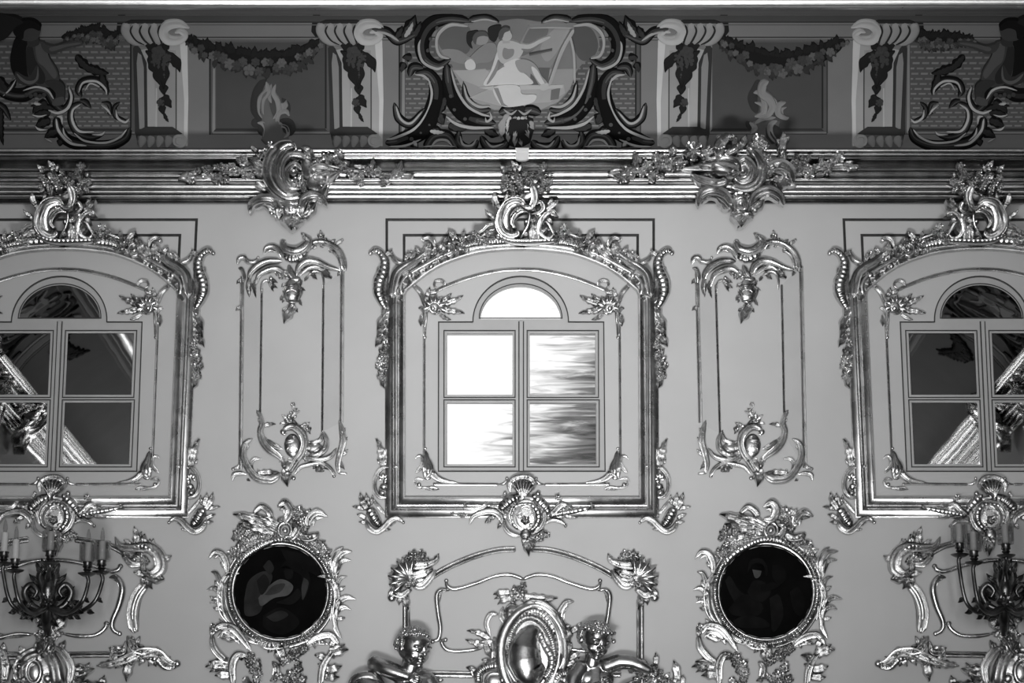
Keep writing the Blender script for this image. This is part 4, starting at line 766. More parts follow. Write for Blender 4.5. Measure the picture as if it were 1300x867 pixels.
# ================================================================ centre lower panel: rails, cartouche, putti
Qz, Rz, Tz = Fr(450, 670, 4.4), Fr(650, 670, 4.4), Fr(0, 640, 3.819)
M2 = X_at(664.3, 780)
rail_p = [('m', [(902, 120), (800, 126), (680, 156), (560, 204), (478, 246), (430, 280), (396, 318)], [36, 36, 36, 36, 36, 34, 30]),
    ('m', [(290, 400), (290, 520), (290, 700), (290, 900)], 44)]
inner_p = [('d', [(512, 290), (520, 326), (566, 342), (680, 310), (780, 272), (860, 262), (920, 278), (944, 292)], [14, 22, 22, 20, 20, 20, 20, 14]), ('b', 513, 296, 13),
    ('d', [(530, 352), (484, 348), (460, 384), (468, 480), (480, 560), (470, 620), (434, 636)], [12, 24, 28, 26, 24, 22, 16]), ('s', [(520, 346), (482, 362), (474, 420)], [10, 18, 12]), ('b', 438, 634, 14),
    ('d', [(512, 622), (488, 640), (514, 680), (584, 690), (712, 676)], [14, 22, 22, 20, 18]), ('b', 508, 626, 13), ('m', [(396, 818), (500, 818), (665, 822)], 40), ('b', 480, 850, 18, 10)]
cnr_p = [('h', 310, 290, 122, 128, 292, 7), ('s', [(330, 196), (290, 210), (262, 250), (256, 300), (276, 340)], [12, 24, 28, 26, 14]), ('l', 250, 320, 200, 350, 30), ('l', 240, 340, 250, 372, 26), ('l', 300, 280, 232, 236, 34), ('l', 300, 290, 226, 290, 30), ('s', [(300, 200), (346, 214), (400, 210), (456, 186), (470, 150)], [40, 48, 38, 24, 12]), ('l', 300, 276, 440, 232, 54, .1), ('l', 320, 300, 420, 262, 40),
    ('s', [(454, 240), (420, 290), (384, 326), (346, 326), (322, 292), (284, 272), (276, 310)], [24, 34, 36, 34, 28, 24, 14]), ('f', 324, 300, 32), ('f', 300, 322, 24), ('f', 288, 290, 20), ('f', 330, 160, 34), ('f', 374, 156, 30), ('f', 402, 188, 22), ('f', 346, 184, 24), ('f', 300, 176, 20), ('l', 276, 220, 266, 166, 24), ('l', 430, 200, 472, 146, 26), ('l', 220, 250, 206, 222, 22), ('l', 210, 290, 186, 270, 22),
    ('s', [(192, 392), (212, 366), (262, 380), (300, 356), (322, 350)], [18, 32, 34, 26, 14]), ('b', 208, 392, 24), ('l', 262, 376, 250, 436, 28), ('l', 286, 370, 304, 460, 38), ('l', 300, 360, 280, 430, 24), ('b', 240, 380, 16)]
rl = mk('gilded_panel_rail', 'left half of the gilded rails arching over the two putti', 'moulding', (560, 740), rail_p + inner_p, Qz, 'rails of the lower centre panel')
rr = mk('gilded_panel_rail', 'right half of the gilded rails arching over the two putti', 'moulding', (560, 740), rail_p + inner_p, Qz, 'rails of the lower centre panel', M2)
mk('gilded_corner_shell', 'gilded ribbed shell with flowers on the upper left corner of the lower centre panel', 'ornament', (520, 735), cnr_p, Qz, 'lower panel corner shells', add=2)
mk('gilded_corner_shell', 'gilded ribbed shell with flowers on the upper right corner of the lower centre panel', 'ornament', (520, 735), cnr_p, Qz, 'lower panel corner shells', M2, add=2)
ctr_p = [('d', [(190, 470), (120, 440), (30, 480), (-40, 580), (-62, 700), (-40, 830), (10, 920)], [20, 40, 54, 60, 62, 60, 50], .5), ('s', [(150, 450), (220, 500), (268, 590), (284, 700), (260, 820), (200, 920)], [20, 36, 44, 46, 46, 40]), ('r', 108, 712, 128, 214, 50, 'k', -4), ('b', 110, 712, 150, 240, .06), ('d', [(150, 560), (104, 600), (74, 670), (70, 750), (104, 820), (150, 800), (164, 750)], [40, 100, 150, 165, 140, 70, 20], .42), ('d', [(60, 560), (20, 640), (12, 740), (40, 840)], [16, 24, 24, 16], .5), ('k', [(128, 560), (160, 600), (186, 660), (224, 730), (214, 800), (176, 850)], [26, 34, 38, 44, 44, 26]), ('s', [(150, 590), (190, 640), (200, 700)], [20, 34, 20]),
    ('s', [(56, 470), (92, 428), (160, 428), (230, 478), (284, 560), (300, 640)], [22, 38, 42, 42, 38, 22]), ('k', [(80, 470), (140, 466), (200, 510), (250, 600)], [20, 34, 38, 26]), ('f', 44, 370, 42), ('f', 62, 326, 22), ('f', 20, 350, 28), ('f', 70, 400, 26), ('f', 10, 400, 28), ('l', 60, 384, 256, 396, 44, .1), ('l', 100, 384, 200, 432, 30), ('l', 30, 480, 70, 420, 30),
    ('b', 2, 478, 46, 56, .5), ('s', [(-50, 440), (-56, 500), (-10, 540), (30, 530)], [16, 30, 34, 18]), ('l', -10, 460, 0, 520, 26), ('l', -10, 362, -106, 376, 34, .1), ('l', 0, 390, -82, 432, 32), ('l', -10, 376, -100, 400, 22), ('b', 40, 520, 20),
    ('s', [(-20, 560), (-40, 620), (-30, 720), (0, 800), (40, 870)], [24, 36, 40, 40, 34]), ('l', -112, 650, -262, 626, 38, -.12), ('l', -120, 630, -254, 578, 32, .2), ('l', -100, 640, -200, 654, 26), ('s', [(-120, 606), (-144, 542), (-122, 490), (-76, 484)], [14, 24, 26, 14]), ('s', [(-100, 610), (-90, 700), (-104, 746), (-170, 738)], [26, 42, 38, 16]), ('l', -150, 640, -110, 730, 36), ('l', -90, 650, -80, 720, 28),
    ('k', [(-186, 880), (-184, 812), (-134, 776), (-60, 768), (-20, 740)], [40, 48, 48, 42, 24]), ('b', -96, 856, 56, 46, .5), ('r', -96, 856, 52, 44, 16), ('b', -40, 850, 30, 36), ('s', [(-258, 780), (-216, 796), (-206, 850)], [14, 30, 22]), ('l', -196, 800, -250, 780, 26),
    ('s', [(272, 548), (264, 484), (300, 424), (346, 414)], [16, 32, 32, 10]), ('s', [(285, 540), (288, 480), (316, 440)], [8, 14, 8]), ('l', 318, 590, 388, 528, 30, .12), ('l', 304, 540, 326, 650, 56), ('s', [(330, 640), (302, 740), (266, 812)], [24, 34, 20]), ('l', 310, 740, 390, 672, 30), ('l', 300, 770, 380, 720, 28), ('l', 290, 720, 320, 650, 24), ('k', [(230, 880), (262, 830), (310, 812), (352, 840), (360, 890)], [30, 50, 56, 50, 34]), ('b', 300, 850, 40, 30)]
mk('gilded_cartouche', 'large gilded oval cartouche with a smooth curled centre between the two putti', 'ornament', (676, 825), ctr_p, Rz, 'lower panel cartouches', add=1.5)
fl_p = spray([(680, 780, 28), (740, 772, 26), (792, 790, 28), (720, 830, 26), (802, 830, 24), (842, 852, 26), (760, 850, 24), (700, 806, 20), (760, 800, 22), (664, 800, 18), (830, 806, 18), (690, 850, 22), (880, 862, 20)],
    [(800, 770, 798, 700, 30), (922, 860, 898, 744, 44), (948, 880, 952, 824, 26), (670, 770, 640, 770, 22), (850, 840, 880, 810, 24), (740, 760, 724, 730, 20), (780, 840, 820, 870, 24), (900, 870, 930, 800, 22)], [(650, 800), (760, 820), (900, 870)])
mk('gilded_flower_spray', 'gilded flower spray held in the outstretched hand of the right putto', 'ornament', (830, 860), fl_p, Rz, 'lower flower sprays', add=4)

# --- putti: one continuous body each, curly hair as a part
def ell(bm, c, r, rot=None, seg=20):
    from mathutils import Matrix, Vector
    m = Matrix.Translation(Vector(c)) @ (rot or Matrix.Identity(4)) @ Matrix.Diagonal((r[0], r[1], r[2], 1))
    put_sphere(bm, m, seg, seg * 3 // 4)
def limb(bm, pts, rad, n=10, flat=1.0):
    P = np.array([tuple(p) for p in pts], float)
    L = np.linalg.norm(np.diff(P, axis=0), axis=1).sum(); n = int(max(n, L / (min(rad) * .16), 8)); n = min(n, 90)
    R = np.interp(np.linspace(0, 1, n), np.linspace(0, 1, len(rad)), rad)
    for c, r in zip(spline(P, n), R): ell(bm, c, (r, r, r * flat), None, 14)
def putto(name, label, fig, hair, extra, a):
    """figure drawn in local picture units (px right, px up, px out of the wall) round an anchor"""
    root = thing(name, label, 'sculpture', anchor(*a), 'gilded putti')
    k = 18.35 / F
    bm = bmesh.new(); fig(bm)
    me = bpy.data.meshes.new('body'); bm.to_mesh(me); bm.free()
    me.transform(__import__('mathutils').Matrix(((k, 0, 0, 0), (0, 0, -k, 0), (0, k, 0, 0), (0, 0, 0, 1))))
    me.materials.append(GILDS)
    b = bpy.data.objects.new('body', me); COL.objects.link(b); b.parent = root
    r = b.modifiers.new('skin', 'REMESH'); r.mode = 'VOXEL'; r.voxel_size = .0032; r.use_smooth_shade = True
    s = b.modifiers.new('smooth', 'SMOOTH'); s.factor = .5; s.iterations = 9
    for nm, f in (('hair', hair),) + tuple(extra):
        bm = bmesh.new(); f(bm)
        me = bpy.data.meshes.new(nm); bm.to_mesh(me); bm.free()
        me.transform(__import__('mathutils').Matrix(((k, 0, 0, 0), (0, 0, -k, 0), (0, k, 0, 0), (0, 0, 0, 1))))
        me.polygons.foreach_set('use_smooth', [True] * len(me.polygons)); me.materials.append(GILD)
        h = bpy.data.objects.new(nm, me); COL.objects.link(h); h.parent = root
    return root
GILDS = metal('smooth_gilding', .5, .27, .0, 20, .2)
from mathutils import Matrix, Vector
def head(bm, c, r, yaw, pitch, roll=0.0):
    """child's head looking out of the wall, turned by yaw (to the right) and pitch (down)"""
    R = Matrix.Rotation(yaw, 4, 'Y') @ Matrix.Rotation(pitch, 4, 'X') @ Matrix.Rotation(roll, 4, 'Z')
    def put(p, s, rot=None):
        q = R @ (Vector(p) * r); ell(bm, Vector(c) + q, [v * r for v in s], R @ (rot or Matrix.Identity(4)), 32)
    put((0, .14, -.1), (.9, .95, 1.0)); put((0, -.28, .18), (.72, .66, .72))           # skull, jaw
    put((0, .42, .5), (.62, .38, .38))                                                    # brow
    for s in (-1, 1):
        put((s * .32, -.34, .4), (.36, .34, .36)); put((s * .31, .0, .76), (.17, .11, .1)); put((s * .33, .24, .74), (.3, .1, .16), Matrix.Rotation(s * -.2, 4, 'Z'))   # cheeks, eyelids, brows
        put((s * .9, -.1, -.1), (.12, .24, .18))                                          # ears
    put((0, -.16, .92), (.17, .16, .2)); put((0, .08, .84), (.11, .24, .14)); put((-.13, -.2, .86), (.11, .1, .1)); put((.13, -.2, .86), (.11, .1, .1))   # nose
    put((0, -.44, .84), (.26, .08, .13)); put((0, -.6, .8), (.21, .09, .13)); put((0, -.84, .64), (.25, .2, .24))   # lips, chin
    return R
def curls(bm, c, r, R, n, seed, front=.15):
    g = np.random.default_rng(seed)
    i = 0
    while i < n:
        v = g.normal(size=3); v /= np.linalg.norm(v)
        if v[1] < -.35 or (v[2] > front and v[1] < .62): continue
        i += 1
        p = Vector(c) + R @ (Vector((v[0] * .92, .14 + v[1] * .95, -.1 + v[2] * 1.0)) * r)
        s = r * g.uniform(.24, .36)
        q = Vector(v).to_track_quat('Z', 'Y').to_matrix().to_4x4()
        m = Matrix.Translation(p) @ R @ q
        # a small coil: three beads round a ring
        for a in np.linspace(0, 2 * PI * .86, 11):
            put_sphere(bm, m @ Matrix.Translation((s * .6 * math.cos(a), s * .6 * math.sin(a), s * .3 * a / 6)) @ Matrix.Scale(s * .36, 4), 7, 5)
def fingers(bm, c, d, up, L, w):
    """palm with four curled fingers and a thumb"""
    c, d, up = Vector(c), Vector(d).normalized(), Vector(up).normalized(); side = d.cross(up).normalized()
    M = Matrix((side, up, d)).transposed().to_4x4()
    ell(bm, c, (w * .95, w * .42, w * .95), M)
    for i, l in enumerate((.82, 1.0, .95, .75)):
        o = c + side * (i - 1.5) * w * .5 + d * w * .7
        limb(bm, [o, o + d * L * .5 * l - up * L * .06, o + d * L * .75 * l - up * L * .35, o + d * L * .62 * l - up * L * .6], [w * .25, w * .23, w * .2, w * .17], 8)
    o = c - side * w * .85
    limb(bm, [o, o - side * w * .5 + d * w * .5, o - side * w * .35 + d * w * 1.1 - up * w * .2], [w * .27, w * .24, w * .2], 6)
HL = ((0, 0, 22), 22.0)
def left_body(bm):
    R = head(bm, *HL, math.radians(42), math.radians(14))
    limb(bm, [(-2, -16, 18), (-6, -28, 14)], [11, 13], 4)                                        # neck
    limb(bm, [(-3, -40, 12), (0, -62, 14), (5, -90, 14), (8, -112, 12)], [19, 23, 24, 20], 20, .72); limb(bm, [(-16, -34, 15), (16, -38, 13)], [11, 11], 10); ell(bm, (10, -46, 19), (14, 12, 8)); ell(bm, (-10, -48, 20), (14, 12, 8)); ell(bm, (2, -84, 18), (20, 22, 15), None, 32)
    limb(bm, [(-12, -34, 18), (-30, -26, 24), (-48, -18, 22)], [11, 11, 10], 9)               # raised upper arm
    limb(bm, [(-48, -18, 22), (-36, -26, 34), (-20, -32, 38), (-8, -36, 38)], [9.5, 9, 7.5, 6], 9)
    fingers(bm, (-3, -38, 38), (1, -.25, 0), (0, .2, 1), 11, 5.6)
    limb(bm, [(18, -40, 14), (30, -62, 18), (34, -86, 22)], [11, 10, 8.5], 8)
    limb(bm, [(-10, -96, 14), (-40, -60, 22), (-62, -48, 24), (-70, -70, 20)], [17, 17, 14, 10], 12)   # drawn up leg
    limb(bm, [(10, -108, 14), (12, -130, 16)], [18, 16], 5)
def left_hair(bm): curls(bm, HL[0], HL[1] * .98, Matrix.Rotation(math.radians(42), 4, 'Y') @ Matrix.Rotation(math.radians(14), 4, 'X'), 58, 3)
def left_cloth(bm):
    limb(bm, [(-78, -62, 14), (-70, -40, 22), (-52, -36, 24), (-40, -46, 22)], [7, 9, 9, 6], 12)
    limb(bm, [(-80, -80, 14), (-66, -60, 24), (-50, -56, 28)], [8, 8, 6], 8); limb(bm, [(-76, -100, 12), (-60, -80, 22), (-44, -76, 26)], [9, 9, 7], 8)
putto('gilded_putto', 'gilded curly haired putto on the left, facing right with one arm raised', left_body, left_hair, (('drapery', left_cloth),), (527, 826))
HR = ((0, 0, 24), 21.0)
RR = Matrix.Rotation(math.radians(24), 4, 'Y') @ Matrix.Rotation(math.radians(20), 4, 'X') @ Matrix.Rotation(math.radians(-6), 4, 'Z')
def right_body(bm):
    head(bm, *HR, math.radians(24), math.radians(20), math.radians(-6))
    limb(bm, [(-2, -16, 18), (-4, -27, 14)], [10, 12], 4)
    limb(bm, [(0, -38, 12), (1, -60, 13), (4, -86, 14), (6, -108, 12)], [18, 22, 23, 20], 20, .72); limb(bm, [(-17, -32, 13), (15, -31, 13)], [11, 10.5], 10); ell(bm, (-9, -45, 18), (13, 11, 8)); ell(bm, (10, -45, 18), (13, 11, 8)); ell(bm, (3, -82, 17), (19, 21, 15), None, 32)
    limb(bm, [(14, -30, 16), (30, -25, 20), (44, -26, 22)], [10.5, 10, 8.5], 9)                # outstretched arm
    limb(bm, [(44, -26, 22), (54, -30, 24), (64, -35, 24)], [8.5, 7.5, 5.5], 8)
    fingers(bm, (67, -37, 24), (1, -.4, .1), (0, .3, 1), 10, 5.2)
    limb(bm, [(-18, -32, 16), (-27, -46, 20), (-28, -62, 24)], [11, 10.5, 9], 9)               # arm folded before the chest
    limb(bm, [(-28, -62, 24), (-14, -64, 32), (2, -56, 36)], [9, 8, 6], 9)
    fingers(bm, (8, -53, 36), (1, .35, -.05), (0, -.2, 1), 10, 5.4)
    limb(bm, [(8, -96, 14), (10, -120, 16)], [18, 16], 5); limb(bm, [(-10, -96, 14), (-14, -120, 18)], [16, 15], 5)
def right_hair(bm): curls(bm, HR[0], HR[1] * .98, RR, 58, 5, .1)
def right_cloth(bm):
    limb(bm, [(18, -70, 22), (34, -60, 22), (44, -52, 20)], [6, 8, 5], 8); limb(bm, [(22, -84, 20), (38, -76, 20), (50, -66, 18)], [7, 8, 5], 8)
def right_garland(bm):
    R = RR
    for a in np.linspace(math.radians(-80), math.radians(80), 9):
        p = Vector(HR[0]) + R @ (Vector((math.sin(a) * .92, .72, math.cos(a) * .8)) * HR[1]); ell(bm, p, (4.2, 3.2, 3.6), None, 8)
putto('gilded_putto', 'gilded putto on the right, looking down with one arm stretched out to the flowers', right_body, right_hair, (('drapery', right_cloth), ('hair_band', right_garland)), (755, 817))

# ================================================================ lower side panels with sconces
MXT = X_at(63.5, 740)
side_rail = [('m', [(362, 171), (450, 185), (540, 205), (612, 246)], [32, 32, 32, 28]), ('s', [(708, 388), (664, 450), (643, 530), (654, 625)], [38, 46, 48, 40], .5), ('d', [(720, 400), (686, 450), (670, 520), (668, 620)], [8, 12, 14, 12]),
    ('d', [(240, 272), (330, 276), (450, 300), (530, 326), (572, 320), (586, 300)], [16, 19, 19, 19, 20, 18]), ('b', 584, 302, 14), ('d', [(528, 356), (570, 358), (594, 410), (578, 490), (546, 570), (552, 612), (586, 632)], [12, 24, 30, 28, 24, 22, 18]), ('s', [(540, 358), (576, 380), (584, 430)], [8, 14, 8]), ('b', 580, 628, 13),
    ('d', [(300, 628), (380, 640), (460, 636), (508, 604), (518, 574)], [14, 19, 19, 20, 18]), ('b', 516, 580, 14), ('m', [(330, 732), (440, 730), (534, 729)], 32)]
side_shell = [('s', [(558, 160), (588, 208), (650, 216), (722, 214), (772, 254), (780, 312), (738, 344), (700, 322), (690, 276), (650, 264)], [12, 30, 38, 46, 54, 52, 40, 28, 20, 12]), ('k', [(640, 208), (700, 206), (752, 250), (762, 306)], [14, 26, 30, 18]), ('l', 664, 214, 652, 110, 34), ('l', 690, 204, 704, 146, 32), ('l', 728, 226, 746, 168, 28), ('l', 776, 270, 836, 252, 30, .2), ('l', 712, 216, 730, 170, 22), ('l', 760, 240, 790, 220, 22), ('f', 690, 266, 26), ('f', 668, 262, 20), ('f', 712, 280, 20), ('f', 660, 250, 18), ('l', 640, 204, 600, 176, 22), ('l', 648, 200, 690, 134, 24),
    ('s', [(590, 240), (640, 292), (700, 292)], [18, 30, 18]), ('l', 600, 230, 680, 250, 40), ('l', 716, 350, 648, 334, 32), ('l', 710, 356, 800, 370, 36), ('b', 786, 364, 14), ('l', 714, 366, 742, 414, 30), ('l', 700, 360, 690, 400, 24), ('l', 780, 310, 800, 340, 24)]
side_foot = [('l', 700, 720, 640, 690, 40), ('l', 690, 740, 600, 790, 44, .15), ('l', 740, 720, 800, 740, 44, -.15), ('l', 610, 760, 560, 800, 30), ('l', 820, 770, 850, 800, 28), ('f', 690, 724, 34), ('f', 660, 716, 22), ('f', 716, 742, 22), ('l', 760, 744, 720, 790, 30), ('l', 580, 764, 540, 740, 26), ('s', [(690, 735), (640, 760), (590, 782), (540, 790)], [14, 22, 18, 8]), ('s', [(720, 740), (770, 750), (810, 790), (850, 794)], [14, 24, 22, 10]), ('s', [(872, 780), (822, 770), (772, 730), (702, 725), (642, 745), (562, 775), (468, 786)], [12, 28, 38, 46, 40, 32, 12]), ('k', [(860, 790), (800, 792), (760, 756), (700, 742)], [16, 26, 30, 16]), ('b', 860, 774, 18), ('l', 640, 750, 616, 864, 44, .1), ('s', [(618, 640), (640, 676), (662, 704), (704, 716), (742, 696)], [14, 36, 40, 32, 14]), ('s', [(680, 640), (668, 680), (690, 700)], [14, 22, 14]), ('s', [(534, 694), (558, 724), (600, 716), (612, 664)], [12, 24, 26, 14]), ('l', 620, 720, 528, 700, 32), ('l', 716, 726, 676, 786, 30), ('l', 740, 740, 760, 790, 28), ('l', 780, 740, 776, 700, 26), ('l', 800, 760, 830, 740, 22), ('l', 480, 780, 600, 756, 34), ('l', 650, 690, 640, 640, 28), ('b', 560, 768, 16)]
def side_panel(mirror, tagw, dxm=None):
    """rails, shells and feet of one lower side panel, both halves, round the axis of the window above"""
    pass
def halves(name, cat, lab, a, pieces, grp, add=0.0):
    inner = mk(name, lab[0], cat, a, pieces, Tz, grp, add=add)                                    # right half of the left panel
    x = inner.location.x
    outer = mk(name, lab[1], cat, a, pieces, Tz, grp, MXT, add=add) if lab[1] else None      # its left half, mostly outside
    dup(inner, 0, lab[2], mirror_to=2 * MX3 - x)                                               # right panel, left half
    if lab[3]: dup(outer if outer else inner, 0, lab[3], mirror_to=(2 * MX3 - outer.location.x))
MX3 = (MXT + X_at(1276, 740)) / 2
halves('gilded_panel_rail', 'moulding', ('gilded curved rails right of the left sconce', 'gilded rails behind the left sconce, cut off by the left edge', 'gilded curved rails left of the right sconce', 'gilded rails behind the right sconce, cut off by the right edge'), (150, 740), side_rail, 'rails of the lower side panels')
halves('gilded_corner_shell', 'ornament', ('gilded leafy corner carving right of the left sconce', None, 'gilded leafy corner carving left of the right sconce', None), (185, 705), side_shell, 'side panel corner carvings', 2)
halves('gilded_foot_scrollwork', 'ornament', ('gilded branching foot of the side rails right of the left sconce', None, 'gilded branching foot of the side rails left of the right sconce', None), (180, 835), side_foot, 'side panel feet', 2)
sct_p = [('b', 190, 830, 120, 130, .3), ('r', 170, 818, 36, 54, 26), ('b', 170, 818, 30, 46, .3), ('s', [(104, 870), (96, 790), (136, 744), (190, 716), (206, 660)], [40, 50, 54, 54, 40]), ('s', [(290, 890), (276, 800), (254, 750), (232, 700)], [50, 52, 50, 40]), ('k', [(176, 720), (214, 690), (260, 706)], [44, 70, 44]), ('b', 222, 690, 50, 62, .5), ('k', [(196, 650), (224, 650), (250, 660)], [26, 40, 26]),
    ('f', 230, 626, 38), ('f', 196, 640, 28), ('f', 262, 640, 28), ('l', 244, 616, 332, 540, 52, .08), ('l', 210, 610, 176, 540, 36), ('l', 260, 640, 310, 620, 26), ('b', 98, 790, 40), ('b', 98, 792, 16), ('b', 240, 852, 30), ('r', 240, 852, 26, 26, 9), ('f', 90, 860, 34), ('l', 120, 740, 96, 690, 44), ('s', [(336, 880), (346, 790), (300, 716), (262, 700)], [30, 42, 36, 18]), ('l', 290, 700, 320, 660, 30), ('l', 350, 810, 462, 800, 60, .12), ('l', 344, 830, 440, 770, 48, .2), ('l', 350, 860, 420, 830, 40), ('l', 370, 880, 510, 866, 46, .1), ('l', 480, 890, 510, 830, 34), ('s', [(20, 880), (30, 790), (10, 720), (-20, 690)], [30, 44, 34, 14]), ('l', 40, 800, -20, 760, 50), ('l', 30, 860, -60, 840, 50), ('l', 10, 720, 20, 670, 34), ('s', [(-60, 880), (-40, 800), (20, 790)], [20, 34, 20]), ('m', [(-40, 742), (40, 742), (110, 741)], 32),
    ('d', [(160, 634), (80, 632), (0, 650), (-60, 660)], [16, 19, 19, 16]), ('d', [(236, 272), (150, 282), (60, 312), (-20, 330)], [16, 19, 19, 19]), ('m', [(70, 180), (0, 205), (-60, 230)], 32)]
sct = mk('gilded_cartouche', 'gilded smooth cartouche with an oval opening below the left sconce', 'ornament', (55, 850), sct_p, Tz, 'side panel cartouches', add=2)
dup(sct, 0, 'gilded smooth cartouche with an oval opening below the right sconce', mirror_to=2 * MX3 - sct.location.x)

# --- sconces: bronze arms in front of the wall, five electric candles each
def lathe(prof, c, n=20):
    V, f = [], []
    k = len(prof)
    for i in range(n):
        a = 2 * PI * i / n
        for r, z in prof: V.append((c[0] + r * math.cos(a), c[1] + r * math.sin(a), c[2] + z))
    return V, gridfaces(n, k, True)
def tube(pts, rad, n=26, m=10):
    P = spline(np.array(pts, float), n); R = np.interp(np.linspace(0, 1, n), np.linspace(0, 1, len(rad)), rad)
    T = np.gradient(P, axis=0); T /= np.linalg.norm(T, axis=1, keepdims=True)
    V = []
    for p, t, r in zip(P, T, R):
        u = np.cross(t, (0, 1, .01)); u /= np.linalg.norm(u); v = np.cross(t, u)
        for a in np.linspace(0, 2 * PI, m, endpoint=False): V.append(p + r * (u * math.cos(a) + v * math.sin(a)))
    f = []
    for i in range(n - 1):
        for q in range(m): f.append((i * m + q, i * m + (q + 1) % m, (i + 1) * m + (q + 1) % m, (i + 1) * m + q))
    f += [tuple(range(m))[::-1], tuple((n - 1) * m + q for q in range(m))]
    return np.array(V), f
CANDLE = paint('candle_wax', 190, .5, .05, 10)
def glass_mat():
    m = bpy.data.materials.new('smoked_glass'); m.use_nodes = True; nt = m.node_tree; nt.nodes.clear()
    o = nt.nodes.new('ShaderNodeOutputMaterial'); a = nt.nodes.new('ShaderNodeBsdfTransparent'); a.inputs[0].default_value = grey(.84)
    g = nt.nodes.new('ShaderNodeBsdfGlossy'); g.inputs['Roughness'].default_value = .05; fr = nt.nodes.new('ShaderNodeLayerWeight'); fr.inputs[0].default_value = .25
    mx = nt.nodes.new('ShaderNodeMixShader'); nt.links.new(fr.outputs['Facing'], mx.inputs[0]); nt.links.new(a.outputs[0], mx.inputs[1]); nt.links.new(g.outputs[0], mx.inputs[2]); nt.links.new(mx.outputs[0], o.inputs[0]); return m
SGLASS = glass_mat()
def sconce(label, cx, cands):
    """cands: (px of the candle, row of its foot, distance from the wall)"""
    root = thing('sconce', label, 'sconce', anchor(cx, 790, .05), 'wall sconces')
    loc = np.array(root.location); s = 18.3 / F
    def pt(x, y, p): X, Z, _ = W(x, y, p); return np.array([float(X), -p, float(Z)])
    mk_ = lambda nm, vf, m, par=root, **k: link(nm, vf[0], vf[1], m, par, loc, **k)
    hub = pt(cx, 756, .2); foot = pt(cx - 1, 806, .06)
    mk_('stem', tube([foot, pt(cx - 2, 786, .14), pt(cx - 1, 768, .2), pt(cx, 748, .2), pt(cx, 736, .2)], [.02, .045, .03, .05, .03], 22, 12), BRONZE)
    for sx in (-1, 1):
        mk_('scroll', tube([pt(cx + sx * 6, 775, .14), pt(cx + sx * 22, 768, .12), pt(cx + sx * 30, 752, .12), pt(cx + sx * 22, 742, .13), pt(cx + sx * 14, 750, .14), pt(cx + sx * 18, 758, .14)], [.014, .03, .026, .022, .016, .01], 30), BRONZE)
        mk_('scroll', tube([pt(cx + sx * 4, 752, .12), pt(cx + sx * 10, 736, .1), pt(cx + sx * 6, 722, .1), pt(cx - sx * 2, 730, .1)], [.03, .035, .025, .012], 22), BRONZE)
        for (x0, y0, x1, y1, w) in ((12, 770, 34, 772, 9), (8, 776, 26, 784, 8), (4, 742, 24, 728, 9), (20, 766, 40, 762, 8), (2, 780, 14, 796, 9), (16, 756, 34, 744, 8), (6, 730, 14, 712, 7), (28, 774, 20, 790, 7), (34, 768, 46, 776, 7), (10, 760, 24, 752, 8), (0, 724, 8, 708, 7)):
            V, f = m_leaf(cx + sx * x0, y0, cx + sx * x1, y1, w, .2 * sx)
            sf = surf_wall(.12); V = sf(V[:, 0], V[:, 1], np.maximum(V[:, 2], .3)); mk_('leaf', (V, f), BRONZE)
    for x, y, p, sh in cands:
        if abs(x - cx) > 8:
            d = 1 if x > cx else -1; n_ = abs(x - cx)
            for q, yy, a, b, w in ((.5, 778, 8, 8, 7), (.74, 774, 9, 4, 7), (.94, 758, 6, 7, 6), (.62, 772, -7, -9, 6)):
                x0 = cx + d * n_ * q; V, f = m_leaf(x0, yy, x0 + d * a, yy + b, w, .25 * d)
                sf = surf_wall(.2 + (p - .2) * q); mk_('leaf', (sf(V[:, 0], V[:, 1], np.maximum(V[:, 2], .2)), f), BRONZE)
    V, f = m_flower(cx + 1, 764, 12); sf = surf_wall(.22); mk_('rosette', (sf(V[:, 0], V[:, 1], V[:, 2]), f), BRONZE)
    for i, (x, y, p, sh) in enumerate(cands):
        b = pt(x, y, p); sx = 1 if x > cx else -1
        if abs(x - cx) > 8:
            mid = (x + cx) / 2
            path = [pt(cx, 770, .2), pt(cx + (x - cx) * .45, 776 + 3, (.2 + p) / 2 + .02), pt(cx + (x - cx) * .85, 765, p), pt(x + sx * 1.0, y + 20, p), b + np.array([0, 0, -.06])]
        else: path = [hub, pt(cx, y + 26, .26), pt(x, y + 14, p), b + np.array([0, 0, -.06])]
        arm = mk_('arm', tube(path, [.024, .017, .015, .014, .013], 34), BRONZE)
        mk_('drip_pan', lathe([(.0, -.062), (.03, -.064), (.058, -.05), (.066, -.042), (.055, -.045), (.03, -.048), (.02, -.03), (.03, -.02), (.022, -.006), (.034, .0), (.03, .02), (.036, .035), (.0, .035)], b), BRONZE, arm)
        c = mk_('candle', lathe([(.0, .03), (.024, .03), (.024, .17), (.016, .172), (.0, .172)], b), CANDLE, arm)
        mk_('bulb', lathe([(.0, .17), (.013, .172), (.017, .20), (.014, .23), (.006, .262), (.0, .272)], b), SGLASS, arm)
        if sh: mk_('glass_shade', lathe([(.03, .03), (.055, .034), (.06, .06), (.06, .17), (.058, .172), (.057, .06), (.03, .036)], b), SGLASS, arm)
    return root
for o in (sconce('dark bronze wall sconce with five candles at the left edge', 61, [(5, 707, .42, 0), (19, 716, .5, 0), (63.5, 706, .55, 1), (111, 720, .5, 1), (129, 718, .42, 1)]),
          sconce('dark bronze wall sconce with pale candles at the right edge', 1276, [(1218.4, 696, .42, 1), (1236.5, 706, .5, 1), (1277, 697, .55, 1), (1317, 706, .5, 1), (1335, 696, .42, 1)])): pass
